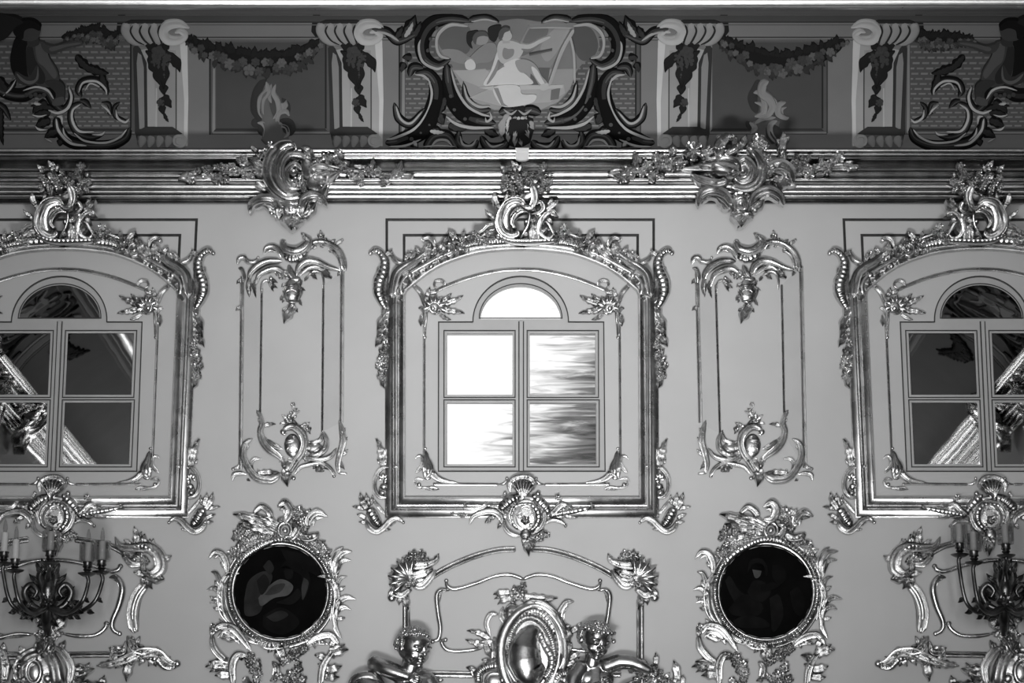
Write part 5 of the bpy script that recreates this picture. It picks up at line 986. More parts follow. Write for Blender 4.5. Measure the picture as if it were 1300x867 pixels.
# ================================================================ the painted cove
V1, V2, V3 = Fr(0, 0, 4.335), Fr(220, 0, 3.77), Fr(470, 0, 3.421)
MXC = X_at(660.2, 100, .3)
def P_(name, v, **k): return paint(name, v, .9, .06, 4, k=1.0)
PL = {v: P_('fresco_%d' % v, v) for v in (20, 26, 32, 38, 46, 56, 66, 76, 86, 96, 108, 120, 132, 146, 160, 176, 196)}
def cthing(name, label, cat, a, group=None):
    V = surf_cove([a[0]], [a[1]], 0)[0]
    return thing(name, label, cat, tuple(V), group)
def cbuild(root, fr, pieces, mat, flat=.3, add=.0, mirror=None): return build(root, surf_cove, fr, pieces, mat, mirror, flat, None, add)
def soft(pts):
    q = list(pts); n = len(q)
    return [tuple(z) for z in spline(q[-2:] + q + q[:3], (n + 4) * 4 + 1)[8:8 + n * 4]]
def plates(root, fr, lst, mirror=None, base=.25, sm=()):
    for i, (nm, v, pts) in enumerate(lst):
        if sm is None or nm in sm: pts = soft(pts)
        m = v if not isinstance(v, int) else PL[v]
        cbuild(root, fr, [('p', pts, base + i * .16, {'m': m, 'n': nm})], m, 1.0, 0, mirror)
def band(nm, v, y0, y1, h=.15, x0=-60, x1=1360):
    V, f = m_poly([(x0, y0), (x1, y0), (x1, y1), (x0, y1)], h, 6)
    return structure(link(nm, surf_cove(V[:, 0], V[:, 1], V[:, 2]), f, PL[v], None, (0, 0, 0), False))
# painted horizontal mouldings along the head of the cove
band('trim_6', 76, 19, 27, .3); band('trim_6', 56, 27, 28.4, .5); band('trim_6', 96, 30.5, 32, .3); band('trim_6', 66, 46.5, 48, .4); band('trim_6', 120, 48, 50, .55); band('trim_6', 76, 50, 51.2, .4); band('trim_6', 46, 185.5, 188.5, .2)

def scalew(pieces, k):
    """the same strokes and leaves, narrower: the modelled body inside a dark outline"""
    out = []
    for p in pieces:
        p = list(p)
        if p[0] in 'dsk': p[2] = [w * k for w in p[2]]
        elif p[0] == 'l': p[5] *= k
        out.append(tuple(p))
    return out
# sunk panel fields (painted): plain in the side bays, brick in the centre and outer bays
def brick_mat(v0, v1):
    m, nt, b = nodes('painted_brickwork')
    tc = nt.nodes.new('ShaderNodeTexCoord'); br = nt.nodes.new('ShaderNodeTexBrick')
    mp = nt.nodes.new('ShaderNodeMapping'); mp.inputs['Rotation'].default_value = (PI / 2, 0, 0)
    br.inputs['Scale'].default_value = 9; br.inputs['Mortar Size'].default_value = .085; br.inputs['Brick Width'].default_value = .62; br.inputs['Row Height'].default_value = .25; br.inputs['Mortar Smooth'].default_value = .1; br.offset = .5
    br.inputs['Color1'].default_value = grey(lin(v0) / .8); br.inputs['Color2'].default_value = grey(lin(v0 * .88) / .8); br.inputs['Mortar'].default_value = grey(lin(v1) / .8)
    nt.links.new(tc.outputs['Object'], mp.inputs[0]); nt.links.new(mp.outputs[0], br.inputs[0]); nt.links.new(br.outputs[0], b.inputs['Base Color']); b.inputs['Roughness'].default_value = .8
    return m
BRICK = brick_mat(112, 70)
def field(label, xs, mat, mirror=None, edge=((132, 'l'), (46, 'r'))):
    """sunk painted panel: xs = left, right edge; pale and dark painted edges"""
    x0, x1 = xs; y0, y1 = 52, 171
    r = cthing('painted_coffer', label, 'painted panel', ((x0 + x1) / 2, 110), 'painted panels of the cove')
    L_, R_ = edge
    fr = Fr(0, 0, 1)
    cbuild(r, fr, [('p', [(x0 - 7, y0), (x1 + 7, y0), (x1 + 7, y1), (x0 - 7, y1)], .2, {'m': PL[86], 'n': 'border'}), ('p', [(x0, y0 + 2), (x1, y0 + 2), (x1, y1 - 8), (x0, y1 - 8)], .4, {'m': mat, 'n': 'field'}),
        ('p', [(x0 - 4, y0 + 3), (x0 - 1.2, y0 + 3), (x0 - 1.2, y1 - 7), (x0 - 5, y1 - 2)], .5, {'m': PL[L_[0]], 'n': 'edge'}), ('p', [(x0 - 9, y0 + 3), (x0 - 7, y0 + 3), (x0 - 7, y1), (x0 - 9, y1)], .5, {'m': PL[46], 'n': 'edge_line'}),
        ('p', [(x1, y0 + 3), (x1 + 2.2, y0 + 3), (x1 + 2.2, y1 - 8), (x1, y1 - 8)], .5, {'m': PL[R_[0]], 'n': 'edge'}), ('p', [(x1 + 6, y0 + 3), (x1 + 8, y0 + 3), (x1 + 8, y1 - 2), (x1 + 6, y1 - 2)], .5, {'m': PL[66], 'n': 'edge_line'}),
        ('p', [(x0, y1 - 8), (x1, y1 - 8), (x1 + 3, y1 - 5), (x0 - 3, y1 - 5)], .55, {'m': PL[56], 'n': 'lower_edge'}), ('p', [(x0 - 4, y1 - 3.4), (x1 + 6, y1 - 3.4), (x1 + 6, y1 - 1.6), (x0 - 4, y1 - 1.6)], .55, {'m': PL[132], 'n': 'lower_edge'})], PL[86], 1.0, 0, mirror)
    return r
field('plain painted panel of the cove under the left flower garland', (274.5, 412.5), PL[76])
field('plain painted panel of the cove under the right flower garland', (905, 1043), PL[76])
field('painted brick panel of the cove behind the scene with the easel', (515, 806), BRICK)
field('painted brick panel of the cove at the left edge', (-70, 165), BRICK); field('painted brick panel of the cove at the right edge', (1156, 1390), BRICK)

# scroll consoles
def console(label, dx, mirror):
    fr = Fr(220 + dx, 0, 3.77)
    r = cthing('painted_console', label, 'painted console', (444 + dx, 110) if not mirror else (2 * 660.2 - 444 - dx, 110), 'painted consoles of the cove')
    L = [('shadow', 38, [(668, 66), (700, 66), (722, 104), (704, 140), (720, 200), (690, 190), (660, 150)]), ('shaft', 160, [(776, 240), (960, 196), (1002, 230), (1004, 700), (820, 704), (806, 600), (808, 330)]),
        ('edge', 56, [(756, 210), (776, 232), (806, 300), (812, 690), (764, 690), (752, 640), (740, 230)]), ('edge', 132, [(764, 250), (780, 262), (792, 320), (796, 640), (772, 640), (758, 300)]), ('face', 146, [(840, 240), (946, 240), (946, 620), (850, 620)]), ('line', 76, [(944, 300), (950, 300), (950, 620), (944, 620)]), ('line', 176, [(850, 420), (856, 420), (856, 610), (848, 610)]),
        ('light_edge', 196, [(964, 190), (1000, 190), (1006, 480), (1000, 700), (984, 700), (986, 480)]), ('shadow', 46, [(700, 104), (730, 92), (880, 92), (906, 104), (890, 118), (720, 118)]), ('cap', 120, [(700, 130), (724, 108), (892, 108), (884, 204), (770, 210), (724, 180)])]
    plates(r, fr, L, MXC if mirror else None)
    kw = dict(mirror=MXC if mirror else None)
    cbuild(r, fr, [('d', [(716 + i * 44, 108), (706 + i * 44, 140), (730 + i * 42, 180), (776 + i * 30, 212)], [36, 40, 36, 22], .5) for i in range(4)], PL[146], .5, 1.4, **kw)
    cbuild(r, fr, [('d', [(740 + i * 44, 112), (730 + i * 44, 140), (754 + i * 40, 180), (796 + i * 28, 206)], [5, 8, 8, 5], .3) for i in range(4)], PL[46], .5, 4.0, **kw)
    cbuild(r, fr, [('s', [(1010, 130), (960, 108), (906, 116), (886, 150), (910, 186), (962, 188), (990, 164), (966, 144), (940, 152)], [10, 30, 40, 40, 36, 30, 26, 18, 10])], PL[176], .4, 1.6, **kw)
    plates(r, fr, [('shadow', 56, [(764, 650), (770, 622), (800, 606), (930, 606), (978, 640), (940, 650)]), ('foot', 96, [(764, 650), (940, 644), (944, 708), (780, 710), (760, 690)])], MXC if mirror else None, 1.9)
    cbuild(r, fr, [('d', [(776 + i * 42, 650), (786 + i * 42, 672), (776 + i * 42, 706)], [28, 34, 28], .5) for i in range(4)], PL[146], .5, 2.2, **kw)
    cbuild(r, fr, [('b', 968, 676, 32, 34, .2), ('s', [(978, 700), (944, 690), (944, 656), (976, 652), (982, 678)], [8, 14, 14, 12, 8])], PL[176], .5, 2.4, **kw)
    # hanging bouquet belongs to its own thing
    q = cthing('painted_bouquet', label.replace('scroll console', 'hanging bouquet on the console'), 'painted flowers', (453 + dx, 95) if not mirror else (2 * 660.2 - 453 - dx, 95), 'painted bouquets of the cove')
    cbuild(q, fr, [('l', 870, 300, 800, 240, 34), ('l', 900, 260, 966, 340, 40, -.3), ('l', 840, 230, 800, 210, 30), ('l', 890, 230, 904, 192, 30), ('l', 850, 220, 830, 200, 24), ('l', 830, 260, 852, 350, 40), ('l', 880, 260, 890, 420, 70), ('l', 890, 400, 892, 450, 34), ('l', 905, 470, 868, 510, 34), ('l', 895, 450, 926, 512, 30), ('l', 880, 500, 890, 546, 28), ('l', 890, 540, 912, 582, 14), ('l', 870, 250, 926, 250, 26)], PL[38], .3, 2.6, **kw)
    cbuild(q, fr, [('f', 862, 244, 36), ('f', 884, 300, 30), ('f', 850, 286, 24), ('f', 905, 268, 22), ('f', 890, 350, 22), ('f', 874, 486, 20)], PL[66], .3, 3.2, **kw)
    return r
console('painted scroll console of the cove left of the left plain panel', -247.5, False)
console('painted scroll console of the cove right of the left plain panel', 0, False)
console('painted scroll console of the cove left of the right plain panel', 0, True)
console('painted scroll console of the cove right of the right plain panel', -247.5, True)

# flower garlands
def garland(label, pts, a, wide, seed, thin_end=True):
    g = np.random.default_rng(seed); fr = Fr(0, 0, 1)
    r = cthing('painted_garland', label, 'painted flowers', a, 'painted garlands of the cove')
    P = spline(pts, 60)
    ww = np.interp(np.linspace(0, 1, 60), np.linspace(0, 1, len(wide)), wide)
    lv = []
    for i in range(3, 58, 1):
        for s in (-1, 1):
            x, y = P[i] + g.normal(size=2) * 1.0; y += s * ww[i] * .22
            a_ = g.uniform(-.9, .9) + (PI / 2 if s > 0 else -PI / 2)
            L = ww[i] * g.uniform(.35, .6); lv.append(('l', x, y, x + L * math.cos(a_), y + L * math.sin(a_), L * .42))
    lv = lv[::max(1, len(lv) // 96)][:98]
    cbuild(r, fr, [('d', [tuple(q) for q in P[::6]], list(ww[::6] * .8), .2)], PL[32], .5, .5)
    for i, v in enumerate((38, 56)): cbuild(r, fr, lv[i::2], PL[v], .3, 2.2 + .4 * i)
    fl = []
    for i in range(5, 57, 2):
        fl.append(('f', P[i][0] + g.normal() * 1.2, P[i][1] + g.uniform(-.1, .42) * ww[i], ww[i] * g.uniform(.17, .3)))
    for i, v in enumerate((76, 96, 66)): cbuild(r, fr, fl[i::3], PL[v], .35, 3.0 + .3 * i)
    return r
garland('painted flower garland hanging over the left plain panel', [(231, 44), (252, 58), (283, 70), (318, 77), (346, 79), (376, 73), (398, 60), (411, 48)], (320, 70), [9, 18, 24, 27, 28, 25, 19, 8], 1)
garland('painted flower garland hanging over the right plain panel', [(909, 46), (924, 56), (946, 69), (976, 78), (1000, 80), (1030, 72), (1060, 58), (1090, 38)], (1000, 70), [9, 18, 24, 27, 28, 25, 19, 8], 2)
garland('painted foliage swag between the left edge figure and its console', [(78, 47), (98, 44), (118, 40), (138, 48), (160, 44)], (118, 44), [7, 13, 17, 20, 12], 3)
garland('painted foliage swag between the right edge figure and its console', [(1162, 44), (1178, 50), (1198, 50), (1222, 50), (1244, 48)], (1200, 48), [10, 18, 18, 13, 7], 4)

# flame shaped painted ornaments over the cornice cartouches
fA = cthing('painted_flame_scroll', 'painted flame shaped scroll rising behind the smooth cornice cartouche', 'painted ornament', (346, 140), 'painted flame scrolls')
cbuild(fA, V2, [('d', [(440, 380), (410, 440), (405, 520), (440, 580), (430, 650)], [30, 50, 60, 50, 60], .3), ('d', [(400, 560), (390, 590), (420, 600)], [20, 30, 20], .3), ('d', [(520, 470), (545, 500), (556, 540)], [14, 22, 14], .3), ('d', [(500, 600), (545, 600), (560, 650)], [40, 60, 50], .3)], PL[56], .4, .6)
cbuild(fA, V2, [('p', [(450, 560), (500, 590), (548, 610), (556, 690), (440, 690), (430, 640)], 1.6, {'n': 'plate'}), ('d', [(470, 700), (476, 620), (450, 560), (436, 500), (442, 450), (450, 390)], [90, 80, 50, 44, 40, 14], .3)], PL[96], .5, 1.0)
cbuild(fA, V2, [('s', [(440, 570), (420, 530), (424, 470), (452, 430), (446, 388)], [12, 26, 34, 30, 10]), ('s', [(490, 400), (480, 440), (500, 480), (506, 530), (486, 570), (470, 610)], [10, 20, 22, 22, 18, 12]), ('s', [(470, 400), (460, 450), (470, 490)], [10, 16, 10]), ('s', [(556, 552), (540, 530), (508, 540), (500, 580), (522, 590)], [12, 18, 18, 16, 8]), ('l', 520, 530, 542, 474, 24), ('l', 510, 500, 540, 500, 18), ('s', [(404, 586), (430, 590), (446, 620), (436, 660), (420, 652)], [12, 20, 20, 16, 8]), ('s', [(460, 606), (500, 600), (540, 606), (550, 640), (530, 660)], [10, 14, 16, 14, 8])], PL[132], .4, 2.2)
fB = cthing('painted_flame_scroll', 'painted branching scroll rising behind the leafy cornice cartouche', 'painted ornament', (972, 140), 'painted flame scrolls')
F4 = Fr(820, 0, 3.77)
cbuild(fB, F4, [('d', [(540, 380), (530, 420), (510, 470), (530, 540)], [24, 36, 40, 30], .3), ('d', [(480, 580), (500, 600), (540, 590)], [20, 30, 20], .3), ('d', [(640, 480), (620, 530), (640, 560)], [16, 24, 16], .3), ('d', [(600, 590), (610, 640), (640, 680)], [50, 70, 60], .3)], PL[56], .4, .6)
cbuild(fB, F4, [('p', [(500, 590), (560, 550), (640, 580), (620, 690), (520, 690)], 1.6, {'n': 'plate'})], PL[96], .5, 1.0)
cbuild(fB, F4, [('s', [(586, 384), (560, 400), (556, 440), (590, 470), (604, 510), (580, 550), (540, 560)], [16, 34, 36, 36, 30, 22, 14]), ('s', [(514, 440), (540, 440), (566, 480), (560, 540), (520, 556)], [10, 20, 26, 24, 14]), ('s', [(520, 486), (556, 500), (550, 530)], [10, 16, 10]), ('s', [(606, 460), (620, 490), (606, 540)], [10, 14, 10]), ('s', [(668, 486), (636, 500), (632, 540), (664, 562), (684, 560)], [14, 24, 26, 18, 10]), ('s', [(672, 510), (650, 520), (656, 544)], [8, 14, 8]), ('s', [(626, 574), (596, 596), (596, 640), (630, 690)], [14, 24, 24, 18]), ('s', [(496, 584), (520, 610), (500, 640)], [16, 26, 14]), ('s', [(520, 590), (560, 566), (620, 560)], [12, 20, 12])], PL[132], .4, 2.2)

# ---------------------------------------------------------------- painted cartouche with an allegory, centre of the cove
big = cthing('painted_cartouche', 'large painted scroll cartouche framing the scene with the easel', 'painted ornament', (660, 120))
half = [('d', [(428, 84), (330, 78), (262, 104), (226, 172), (236, 246), (294, 282), (350, 252)], [34, 50, 62, 66, 58, 40, 18], .45), ('d', [(332, 276), (342, 360), (370, 446), (430, 508), (545, 536)], [30, 60, 76, 70, 28], .45), ('d', [(196, 316), (250, 316), (286, 372), (276, 466), (222, 566), (134, 608), (66, 622)], [26, 44, 62, 76, 80, 64, 30], .45),
    ('d', [(104, 446), (124, 510), (176, 536), (236, 470)], [16, 40, 40, 18], .45), ('d', [(404, 350), (420, 426), (468, 474), (524, 474)], [14, 36, 42, 20], .45), ('d', [(240, 650), (276, 596), (336, 590), (376, 646)], [40, 48, 48, 30], .45), ('d', [(386, 570), (384, 620), (430, 648), (470, 610)], [26, 42, 44, 26], .45), ('d', [(480, 590), (510, 636), (570, 640), (600, 610)], [26, 44, 48, 30], .45),
    ('d', [(8, 120), (70, 132), (120, 172), (196, 144)], [22, 36, 44, 26], .45), ('l', 140, 160, 196, 62, 60), ('l', 180, 160, 220, 90, 40), ('l', 110, 160, 140, 110, 34), ('l', 150, 270, 136, 310, 34), ('l', 180, 250, 140, 246, 34), ('d', [(170, 330), (186, 290), (230, 290)], [26, 40, 30], .4), ('l', 260, 560, 330, 580, 50), ('l', 300, 490, 320, 540, 50), ('l', 340, 540, 420, 560, 44), ('l', 180, 600, 210, 650, 40), ('d', [(560, 490), (600, 476), (640, 476)], [40, 50, 40], .4), ('l', 330, 420, 300, 500, 44), ('l', 500, 560, 560, 590, 40), ('d', [(430, 78), (500, 68), (560, 92)], [20, 28, 14], .4), ('d', [(120, 640), (240, 652), (400, 652), (640, 652)], [20, 18, 18, 20], .3)]
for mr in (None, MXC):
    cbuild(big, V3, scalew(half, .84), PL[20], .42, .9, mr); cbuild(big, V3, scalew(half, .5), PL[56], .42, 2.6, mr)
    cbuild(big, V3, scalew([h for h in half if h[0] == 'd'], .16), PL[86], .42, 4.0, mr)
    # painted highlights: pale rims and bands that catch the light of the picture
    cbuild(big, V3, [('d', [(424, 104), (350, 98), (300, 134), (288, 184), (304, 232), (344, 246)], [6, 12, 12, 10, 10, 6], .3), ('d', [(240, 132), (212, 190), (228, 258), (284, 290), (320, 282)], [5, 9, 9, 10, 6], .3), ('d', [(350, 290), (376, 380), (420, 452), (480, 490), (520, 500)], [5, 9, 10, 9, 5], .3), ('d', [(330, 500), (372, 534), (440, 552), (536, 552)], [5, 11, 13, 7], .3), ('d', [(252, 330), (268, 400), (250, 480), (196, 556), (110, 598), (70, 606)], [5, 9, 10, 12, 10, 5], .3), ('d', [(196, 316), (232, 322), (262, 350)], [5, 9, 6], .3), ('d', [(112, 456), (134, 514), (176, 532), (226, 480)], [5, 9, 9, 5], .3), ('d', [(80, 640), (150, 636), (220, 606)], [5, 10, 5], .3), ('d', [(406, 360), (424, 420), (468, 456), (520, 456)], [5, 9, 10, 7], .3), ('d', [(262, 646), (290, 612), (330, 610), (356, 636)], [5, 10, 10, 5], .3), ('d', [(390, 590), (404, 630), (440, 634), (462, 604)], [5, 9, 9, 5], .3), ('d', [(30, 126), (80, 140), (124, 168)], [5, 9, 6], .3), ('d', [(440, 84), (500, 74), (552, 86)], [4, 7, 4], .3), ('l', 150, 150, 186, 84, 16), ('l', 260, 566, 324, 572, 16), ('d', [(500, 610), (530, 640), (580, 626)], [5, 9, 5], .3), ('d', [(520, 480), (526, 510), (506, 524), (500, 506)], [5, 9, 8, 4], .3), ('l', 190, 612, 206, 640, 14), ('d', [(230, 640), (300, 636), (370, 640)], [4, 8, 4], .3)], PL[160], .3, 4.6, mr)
    cbuild(big, V3, [('b', 366, 470, 8), ('b', 350, 410, 8), ('b', 412, 512, 8), ('b', 466, 520, 8), ('b', 256, 538, 9), ('b', 220, 574, 9), ('b', 180, 604, 9), ('b', 262, 160, 7), ('b', 250, 210, 7), ('b', 290, 110, 7)], PL[76], .4, 5, mr)
cbuild(big, V3, [('d', [(590, 480), (640, 492), (690, 480)], [44, 66, 44], .4), ('d', [(640, 500), (640, 560), (640, 640)], [110, 120, 80], .3)], PL[38], .42, 1.4)
cbuild(big, V3, [('l', 600, 490, 570, 600, 30), ('l', 630, 500, 628, 640, 34, 0), ('l', 668, 500, 690, 600, 30), ('l', 590, 520, 558, 560, 24), ('l', 690, 520, 712, 560, 24), ('l', 646, 540, 660, 640, 24), ('l', 612, 540, 600, 620, 22), ('d', [(600, 500), (640, 530), (680, 500)], [8, 14, 8], .3), ('d', [(580, 470), (610, 490), (640, 476), (670, 490), (700, 470)], [6, 9, 8, 9, 6], .3)], PL[146], .35, 4.8)
cbuild(big, V3, [('l', 646, 500, 622, 620, 20, 0), ('l', 610, 500, 596, 570, 16), ('l', 660, 500, 676, 570, 16)], PL[176], .3, 6)
sc = cthing('painted_scene', 'painted scene of two putti at an easel inside the scroll cartouche', 'painting', (660, 78))
OVAL = [(292, 190), (310, 124), (360, 98), (432, 104), (470, 82), (540, 92), (640, 78), (740, 92), (800, 78), (864, 104), (930, 108), (980, 130), (996, 190), (976, 246), (930, 268), (896, 310), (870, 380), (820, 440), (740, 478), (640, 470), (540, 478), (450, 440), (400, 380), (368, 310), (344, 262), (304, 236)]
S_ = [('painted_sky', 120, OVAL), ('cloud', 96, [(296, 186), (314, 126), (420, 108), (440, 170), (420, 230), (340, 232)]), ('cloud', 132, [(310, 216), (380, 214), (430, 250), (420, 276), (350, 260)]), ('cloud', 86, [(890, 112), (960, 122), (990, 190), (970, 244), (930, 262), (900, 240), (880, 180)]), ('ground', 146, [(356, 300), (520, 300), (900, 296), (866, 384), (816, 440), (740, 474), (640, 466), (540, 474), (450, 438), (400, 380)]),
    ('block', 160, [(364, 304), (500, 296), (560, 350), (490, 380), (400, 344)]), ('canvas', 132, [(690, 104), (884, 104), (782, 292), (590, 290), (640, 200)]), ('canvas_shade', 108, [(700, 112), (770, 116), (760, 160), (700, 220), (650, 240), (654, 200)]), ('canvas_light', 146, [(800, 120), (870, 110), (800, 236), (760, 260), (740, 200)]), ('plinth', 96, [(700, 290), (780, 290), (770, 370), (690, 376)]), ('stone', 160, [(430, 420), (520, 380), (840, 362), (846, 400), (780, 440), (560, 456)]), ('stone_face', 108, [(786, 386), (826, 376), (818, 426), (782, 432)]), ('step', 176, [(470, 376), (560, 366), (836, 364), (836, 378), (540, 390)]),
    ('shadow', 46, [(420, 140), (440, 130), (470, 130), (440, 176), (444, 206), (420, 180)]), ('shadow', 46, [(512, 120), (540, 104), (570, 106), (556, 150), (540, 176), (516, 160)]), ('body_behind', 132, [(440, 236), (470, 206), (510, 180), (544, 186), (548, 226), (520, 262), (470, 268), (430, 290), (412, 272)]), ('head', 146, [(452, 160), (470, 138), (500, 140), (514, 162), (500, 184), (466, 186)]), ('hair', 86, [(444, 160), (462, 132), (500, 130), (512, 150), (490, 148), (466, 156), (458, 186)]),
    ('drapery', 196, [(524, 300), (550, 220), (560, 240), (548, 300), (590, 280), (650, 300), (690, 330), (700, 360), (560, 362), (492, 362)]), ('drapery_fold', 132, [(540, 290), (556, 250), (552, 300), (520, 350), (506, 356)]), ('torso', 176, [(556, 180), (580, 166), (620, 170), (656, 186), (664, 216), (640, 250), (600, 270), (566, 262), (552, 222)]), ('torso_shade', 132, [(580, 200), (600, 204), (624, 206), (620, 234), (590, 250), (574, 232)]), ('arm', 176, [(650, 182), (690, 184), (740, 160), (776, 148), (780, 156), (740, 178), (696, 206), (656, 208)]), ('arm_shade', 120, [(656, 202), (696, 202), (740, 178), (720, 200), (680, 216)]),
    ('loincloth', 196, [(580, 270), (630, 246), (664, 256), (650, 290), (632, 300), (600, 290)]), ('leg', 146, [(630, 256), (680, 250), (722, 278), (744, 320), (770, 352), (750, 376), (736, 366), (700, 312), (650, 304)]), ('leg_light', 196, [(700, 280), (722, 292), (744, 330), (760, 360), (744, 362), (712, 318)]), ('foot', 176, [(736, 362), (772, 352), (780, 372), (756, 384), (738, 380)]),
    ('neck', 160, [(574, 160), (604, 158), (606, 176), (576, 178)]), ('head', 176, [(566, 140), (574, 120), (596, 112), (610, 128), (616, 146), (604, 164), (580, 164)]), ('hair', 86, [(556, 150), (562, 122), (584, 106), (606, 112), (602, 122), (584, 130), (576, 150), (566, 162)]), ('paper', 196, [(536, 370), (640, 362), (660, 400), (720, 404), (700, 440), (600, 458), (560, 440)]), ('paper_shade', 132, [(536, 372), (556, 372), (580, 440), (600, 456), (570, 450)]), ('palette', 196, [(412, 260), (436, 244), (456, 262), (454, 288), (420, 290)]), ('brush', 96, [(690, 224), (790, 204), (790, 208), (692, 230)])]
plates(sc, V3, S_, None, 1.0, ('painted_sky', 'cloud', 'shadow', 'body_behind', 'head', 'hair', 'drapery', 'drapery_fold', 'torso', 'torso_shade', 'arm', 'arm_shade', 'loincloth', 'leg', 'leg_light', 'foot', 'paper', 'palette', 'canvas_light', 'canvas_shade'))
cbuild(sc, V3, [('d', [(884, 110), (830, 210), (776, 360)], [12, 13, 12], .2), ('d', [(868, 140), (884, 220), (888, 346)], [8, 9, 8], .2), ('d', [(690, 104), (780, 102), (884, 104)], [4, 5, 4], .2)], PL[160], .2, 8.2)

# ---------------------------------------------------------------- painted scrollwork with a putto at both ends of the cove
def endwork(lab1, lab2, mirror):
    ax = 100 if not mirror else 2 * 660.2 - 100
    r = cthing('painted_scrollwork', lab1, 'painted ornament', (ax, 140), 'painted end scrolls of the cove')
    kw = dict(mirror=MXC if mirror else None)
    ends = [('d', [(-40, 470), (40, 510), (130, 520), (200, 488), (262, 500), (300, 560), (350, 600), (392, 540), (376, 470)], [40, 66, 76, 70, 64, 56, 40, 34, 18], .45), ('d', [(310, 640), (320, 700), (370, 770), (470, 800), (600, 800), (690, 760), (716, 700)], [34, 54, 64, 66, 60, 50, 20], .45), ('d', [(450, 560), (400, 590), (392, 660), (430, 730), (500, 756), (572, 740)], [20, 34, 40, 42, 40, 16], .45), ('d', [(450, 530), (432, 490), (460, 446), (530, 440), (580, 480), (596, 520)], [22, 40, 44, 44, 36, 16], .45), ('d', [(500, 590), (470, 560), (440, 548)], [26, 36, 24], .4),
        ('d', [(560, 560), (600, 570), (606, 620), (590, 620)], [12, 24, 22, 12], .4), ('d', [(660, 560), (632, 590), (640, 640), (700, 664)], [16, 28, 30, 14], .4), ('l', 480, 360, 600, 400, 50), ('l', 560, 400, 600, 500, 44), ('l', 420, 300, 530, 400, 50), ('l', 260, 560, 180, 620, 60), ('l', 280, 620, 180, 636, 50), ('l', 280, 660, 196, 700, 56), ('l', 320, 720, 246, 760, 56), ('l', 300, 600, 170, 580, 40), ('l', 340, 770, 330, 806, 40), ('d', [(-40, 560), (20, 590), (60, 660)], [30, 36, 16], .4), ('l', 10, 600, 20, 800, 40), ('l', -10, 420, 60, 520, 60), ('l', 20, 520, 90, 430, 44)]
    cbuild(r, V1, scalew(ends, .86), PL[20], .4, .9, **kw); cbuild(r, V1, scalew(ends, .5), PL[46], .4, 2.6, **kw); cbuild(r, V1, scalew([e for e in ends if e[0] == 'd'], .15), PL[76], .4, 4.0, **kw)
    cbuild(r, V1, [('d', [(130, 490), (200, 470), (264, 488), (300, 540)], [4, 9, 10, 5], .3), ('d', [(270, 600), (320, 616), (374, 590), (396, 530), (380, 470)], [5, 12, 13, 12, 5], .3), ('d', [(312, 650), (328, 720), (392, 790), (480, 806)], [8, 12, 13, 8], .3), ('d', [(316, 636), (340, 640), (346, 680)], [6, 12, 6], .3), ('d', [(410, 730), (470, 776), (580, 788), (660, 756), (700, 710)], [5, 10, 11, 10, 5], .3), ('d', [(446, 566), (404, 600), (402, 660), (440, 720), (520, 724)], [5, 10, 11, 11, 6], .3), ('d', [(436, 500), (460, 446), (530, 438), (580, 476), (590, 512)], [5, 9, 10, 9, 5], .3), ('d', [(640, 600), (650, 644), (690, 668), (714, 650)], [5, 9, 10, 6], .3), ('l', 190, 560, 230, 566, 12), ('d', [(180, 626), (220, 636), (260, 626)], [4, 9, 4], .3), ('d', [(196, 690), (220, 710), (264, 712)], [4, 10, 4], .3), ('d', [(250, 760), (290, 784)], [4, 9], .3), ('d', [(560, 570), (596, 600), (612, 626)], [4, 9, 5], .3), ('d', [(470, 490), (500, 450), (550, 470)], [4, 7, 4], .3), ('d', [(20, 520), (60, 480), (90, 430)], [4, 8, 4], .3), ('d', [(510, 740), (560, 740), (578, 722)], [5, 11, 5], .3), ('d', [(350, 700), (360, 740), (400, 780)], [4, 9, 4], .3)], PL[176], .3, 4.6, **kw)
    cbuild(r, V1, [('b', 150 + i * 24, 512 + (i % 2) * 8, 12) for i in range(5)] + [('b', 340, 560, 10), ('b', 330, 520, 10)], PL[66], .4, 5, **kw)
    q = cthing('painted_putto', lab2, 'painted figure', (42 if not mirror else 2 * 660.2 - 42, 60), 'painted putti at the ends of the cove')
    plates(q, V1, [('shadow', 26, [(60, 300), (90, 200), (160, 200), (200, 300), (180, 420), (110, 430), (70, 380)]), ('torso', 66, [(150, 240), (190, 214), (250, 226), (272, 300), (320, 380), (322, 450), (250, 470), (170, 430), (150, 340)]), ('torso_light', 86, [(200, 230), (246, 240), (280, 320), (316, 390), (300, 420), (250, 360), (210, 320)]), ('torso_shade', 46, [(150, 250), (180, 240), (200, 320), (250, 400), (240, 450), (180, 430), (150, 350)]), ('arm', 66, [(230, 226), (300, 240), (380, 216), (450, 214), (452, 236), (380, 250), (300, 282), (250, 270)]), ('arm_light', 86, [(280, 246), (380, 226), (440, 220), (440, 228), (370, 242), (290, 268)]), ('drapery', 56, [(90, 380), (160, 410), (210, 340), (216, 430), (170, 460), (100, 440)]), ('drapery_light', 96, [(96, 390), (150, 430), (200, 420), (212, 350), (214, 420), (170, 452), (120, 430)]), ('leg', 56, [(250, 440), (320, 430), (360, 470), (350, 560), (300, 570), (310, 500)]), ('foot', 76, [(296, 540), (350, 520), (356, 560), (300, 572)]),
        ('neck', 56, [(160, 190), (210, 190), (216, 230), (160, 240)]), ('head', 66, [(100, 150), (120, 108), (180, 104), (222, 140), (218, 186), (180, 208), (124, 200)]), ('hair', 26, [(76, 150), (110, 100), (180, 94), (226, 126), (220, 150), (180, 136), (140, 150), (130, 196), (96, 186)]), ('wing', 38, [(-20, 60), (60, 66), (130, 100), (90, 130), (40, 190), (-20, 200)])], MXC if mirror else None, 5.0, None)
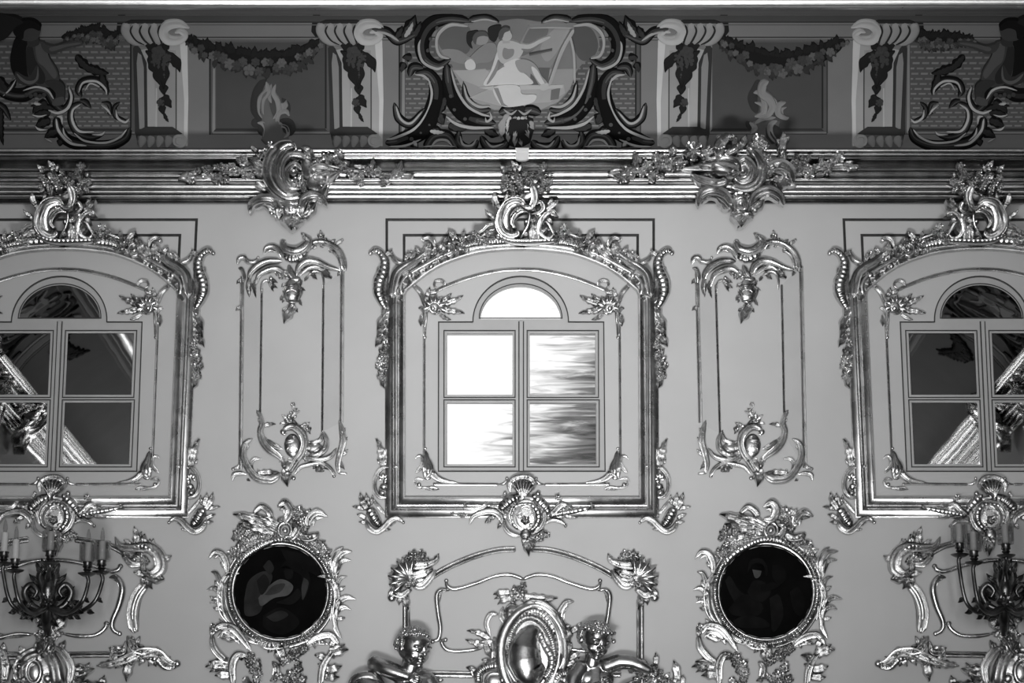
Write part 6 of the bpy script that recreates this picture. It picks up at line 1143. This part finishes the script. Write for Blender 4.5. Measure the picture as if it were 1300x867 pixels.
endwork('dark painted scrollwork with curls at the left end of the cove', 'dim painted putto reaching for the foliage at the left end of the cove', False)
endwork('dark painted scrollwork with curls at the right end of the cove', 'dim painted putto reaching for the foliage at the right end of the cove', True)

# ================================================================ the same decoration on the side walls, seen in the dark mirror panes
def on_side(root, s, yc, xc, label):
    """copy of a thing of the front wall on the left (-1) or right (1) wall, centred at depth yc"""
    x, y, z = root.location
    loc = (s * (SIDE + y), yc - s * (x - xc), z)
    return dup(root, 0, label, None, None, loc, -s * PI / 2)
ALL = {}
for o in list(COL.objects):
    if o.parent is None and o.get('label'): ALL.setdefault(o['label'], o)
XM = (ALL['gilded smooth C scroll cartouche on the cornice left of the middle'].location.x + ALL['gilded leafy cartouche on the cornice right of the middle'].location.x) / 2
for s, wname in ((-1, 'left'), (1, 'right')):
    for key, xc, yc, what in (('gilded arched moulding framing the bright centre window', WX, -6.6, 'gilded arched window moulding'), ('left half of the carved garland over the bright window arch', WX, -6.6, 'left half of the arch garland'), ('right half of the carved garland over the bright window arch', WX, -6.6, 'right half of the arch garland'),
            ('gilded crest with an open C scroll and flowers above the bright window', WX, -6.6, 'gilded window crest'), ('gilded smooth C scroll cartouche on the cornice left of the middle', XM, -6.6, 'gilded smooth cornice cartouche'), ('gilded leafy cartouche on the cornice right of the middle', XM, -6.6, 'gilded leafy cornice cartouche'),
            ('gilded flower spray on the cornice right of the smooth C scroll cartouche', XM, -6.6, 'gilded spray beside the smooth cornice cartouche'), ('gilded flower spray on the cornice left of the leafy cartouche', XM, -6.6, 'gilded spray beside the leafy cornice cartouche'),
            ('large painted scroll cartouche framing the scene with the easel', WX, -6.6, 'painted scroll cartouche of the cove'), ('painted scene of two putti at an easel inside the scroll cartouche', WX, -6.6, 'painted easel scene of the cove'), ('painted flower garland hanging over the left plain panel', XM, -6.6, 'painted flower garland of the cove'),
            ('dark painted scrollwork with curls at the left end of the cove', -3.1, -3.6 , 'dark painted scrollwork of the cove'), ('dim painted putto reaching for the foliage at the left end of the cove', -3.1, -3.6, 'dim painted putto of the cove'), ('painted flower garland hanging over the right plain panel', XM, -6.6, 'second painted flower garland of the cove'), ('painted foliage swag between the right edge figure and its console', 3.1, -3.4, 'painted foliage swag of the cove'), ('gilded flower spray on the cornice, rightmost of the four sprays', 3.4, -3.6, 'outer gilded spray of the cornice'),
            ('painted scroll console of the cove right of the left plain panel', WX, -6.6, 'painted console of the cove'), ('painted scroll console of the cove left of the right plain panel', WX, -6.6, 'second painted console of the cove')):
        on_side(ALL[key], s, yc, xc, '%s, on the %s side wall' % (what, wname))
# ================================================================ camera, world, view
cd = bpy.data.cameras.new('camera'); cam = bpy.data.objects.new('camera', cd); COL.objects.link(cam)
cam.location = (0, -D, 0); cam.rotation_euler = (PI / 2 + TH, 0, 0)
cd.sensor_width = 36; cd.lens = F / 1300 * 36; cd.clip_end = 200
SC.camera = cam
w = bpy.data.worlds.new('world'); SC.world = w; w.use_nodes = True
w.node_tree.nodes['Background'].inputs['Color'].default_value = grey(.6); w.node_tree.nodes['Background'].inputs['Strength'].default_value = .3
SC.view_settings.view_transform = 'Standard'; SC.view_settings.look = 'None'; SC.view_settings.gamma = 1
SC.view_settings.use_curve_mapping = False; SC.view_settings.exposure = 0
SC.cycles.use_denoising = True; SC.cycles.max_bounces = 6; SC.cycles.diffuse_bounces = 3; SC.cycles.glossy_bounces = 4
SC.cycles.sample_clamp_indirect = 4.0; SC.cycles.caustics_reflective = False

ld = bpy.data.lights.new('added_fill_light', 'AREA'); ld.shape = 'RECTANGLE'; ld.size = 2.6; ld.size_y = 2.0; ld.energy = 112; ld.spread = math.radians(48)  # fill lamp added low down to brighten the middle of the wall
lo = bpy.data.objects.new('added_fill_light', ld); COL.objects.link(lo); lo.location = (-.5, -9.0, FLOOR + .1)
lo.rotation_euler = (Vector((.15, 0, 4.4)) - lo.location).to_track_quat('-Z', 'Y').to_euler()
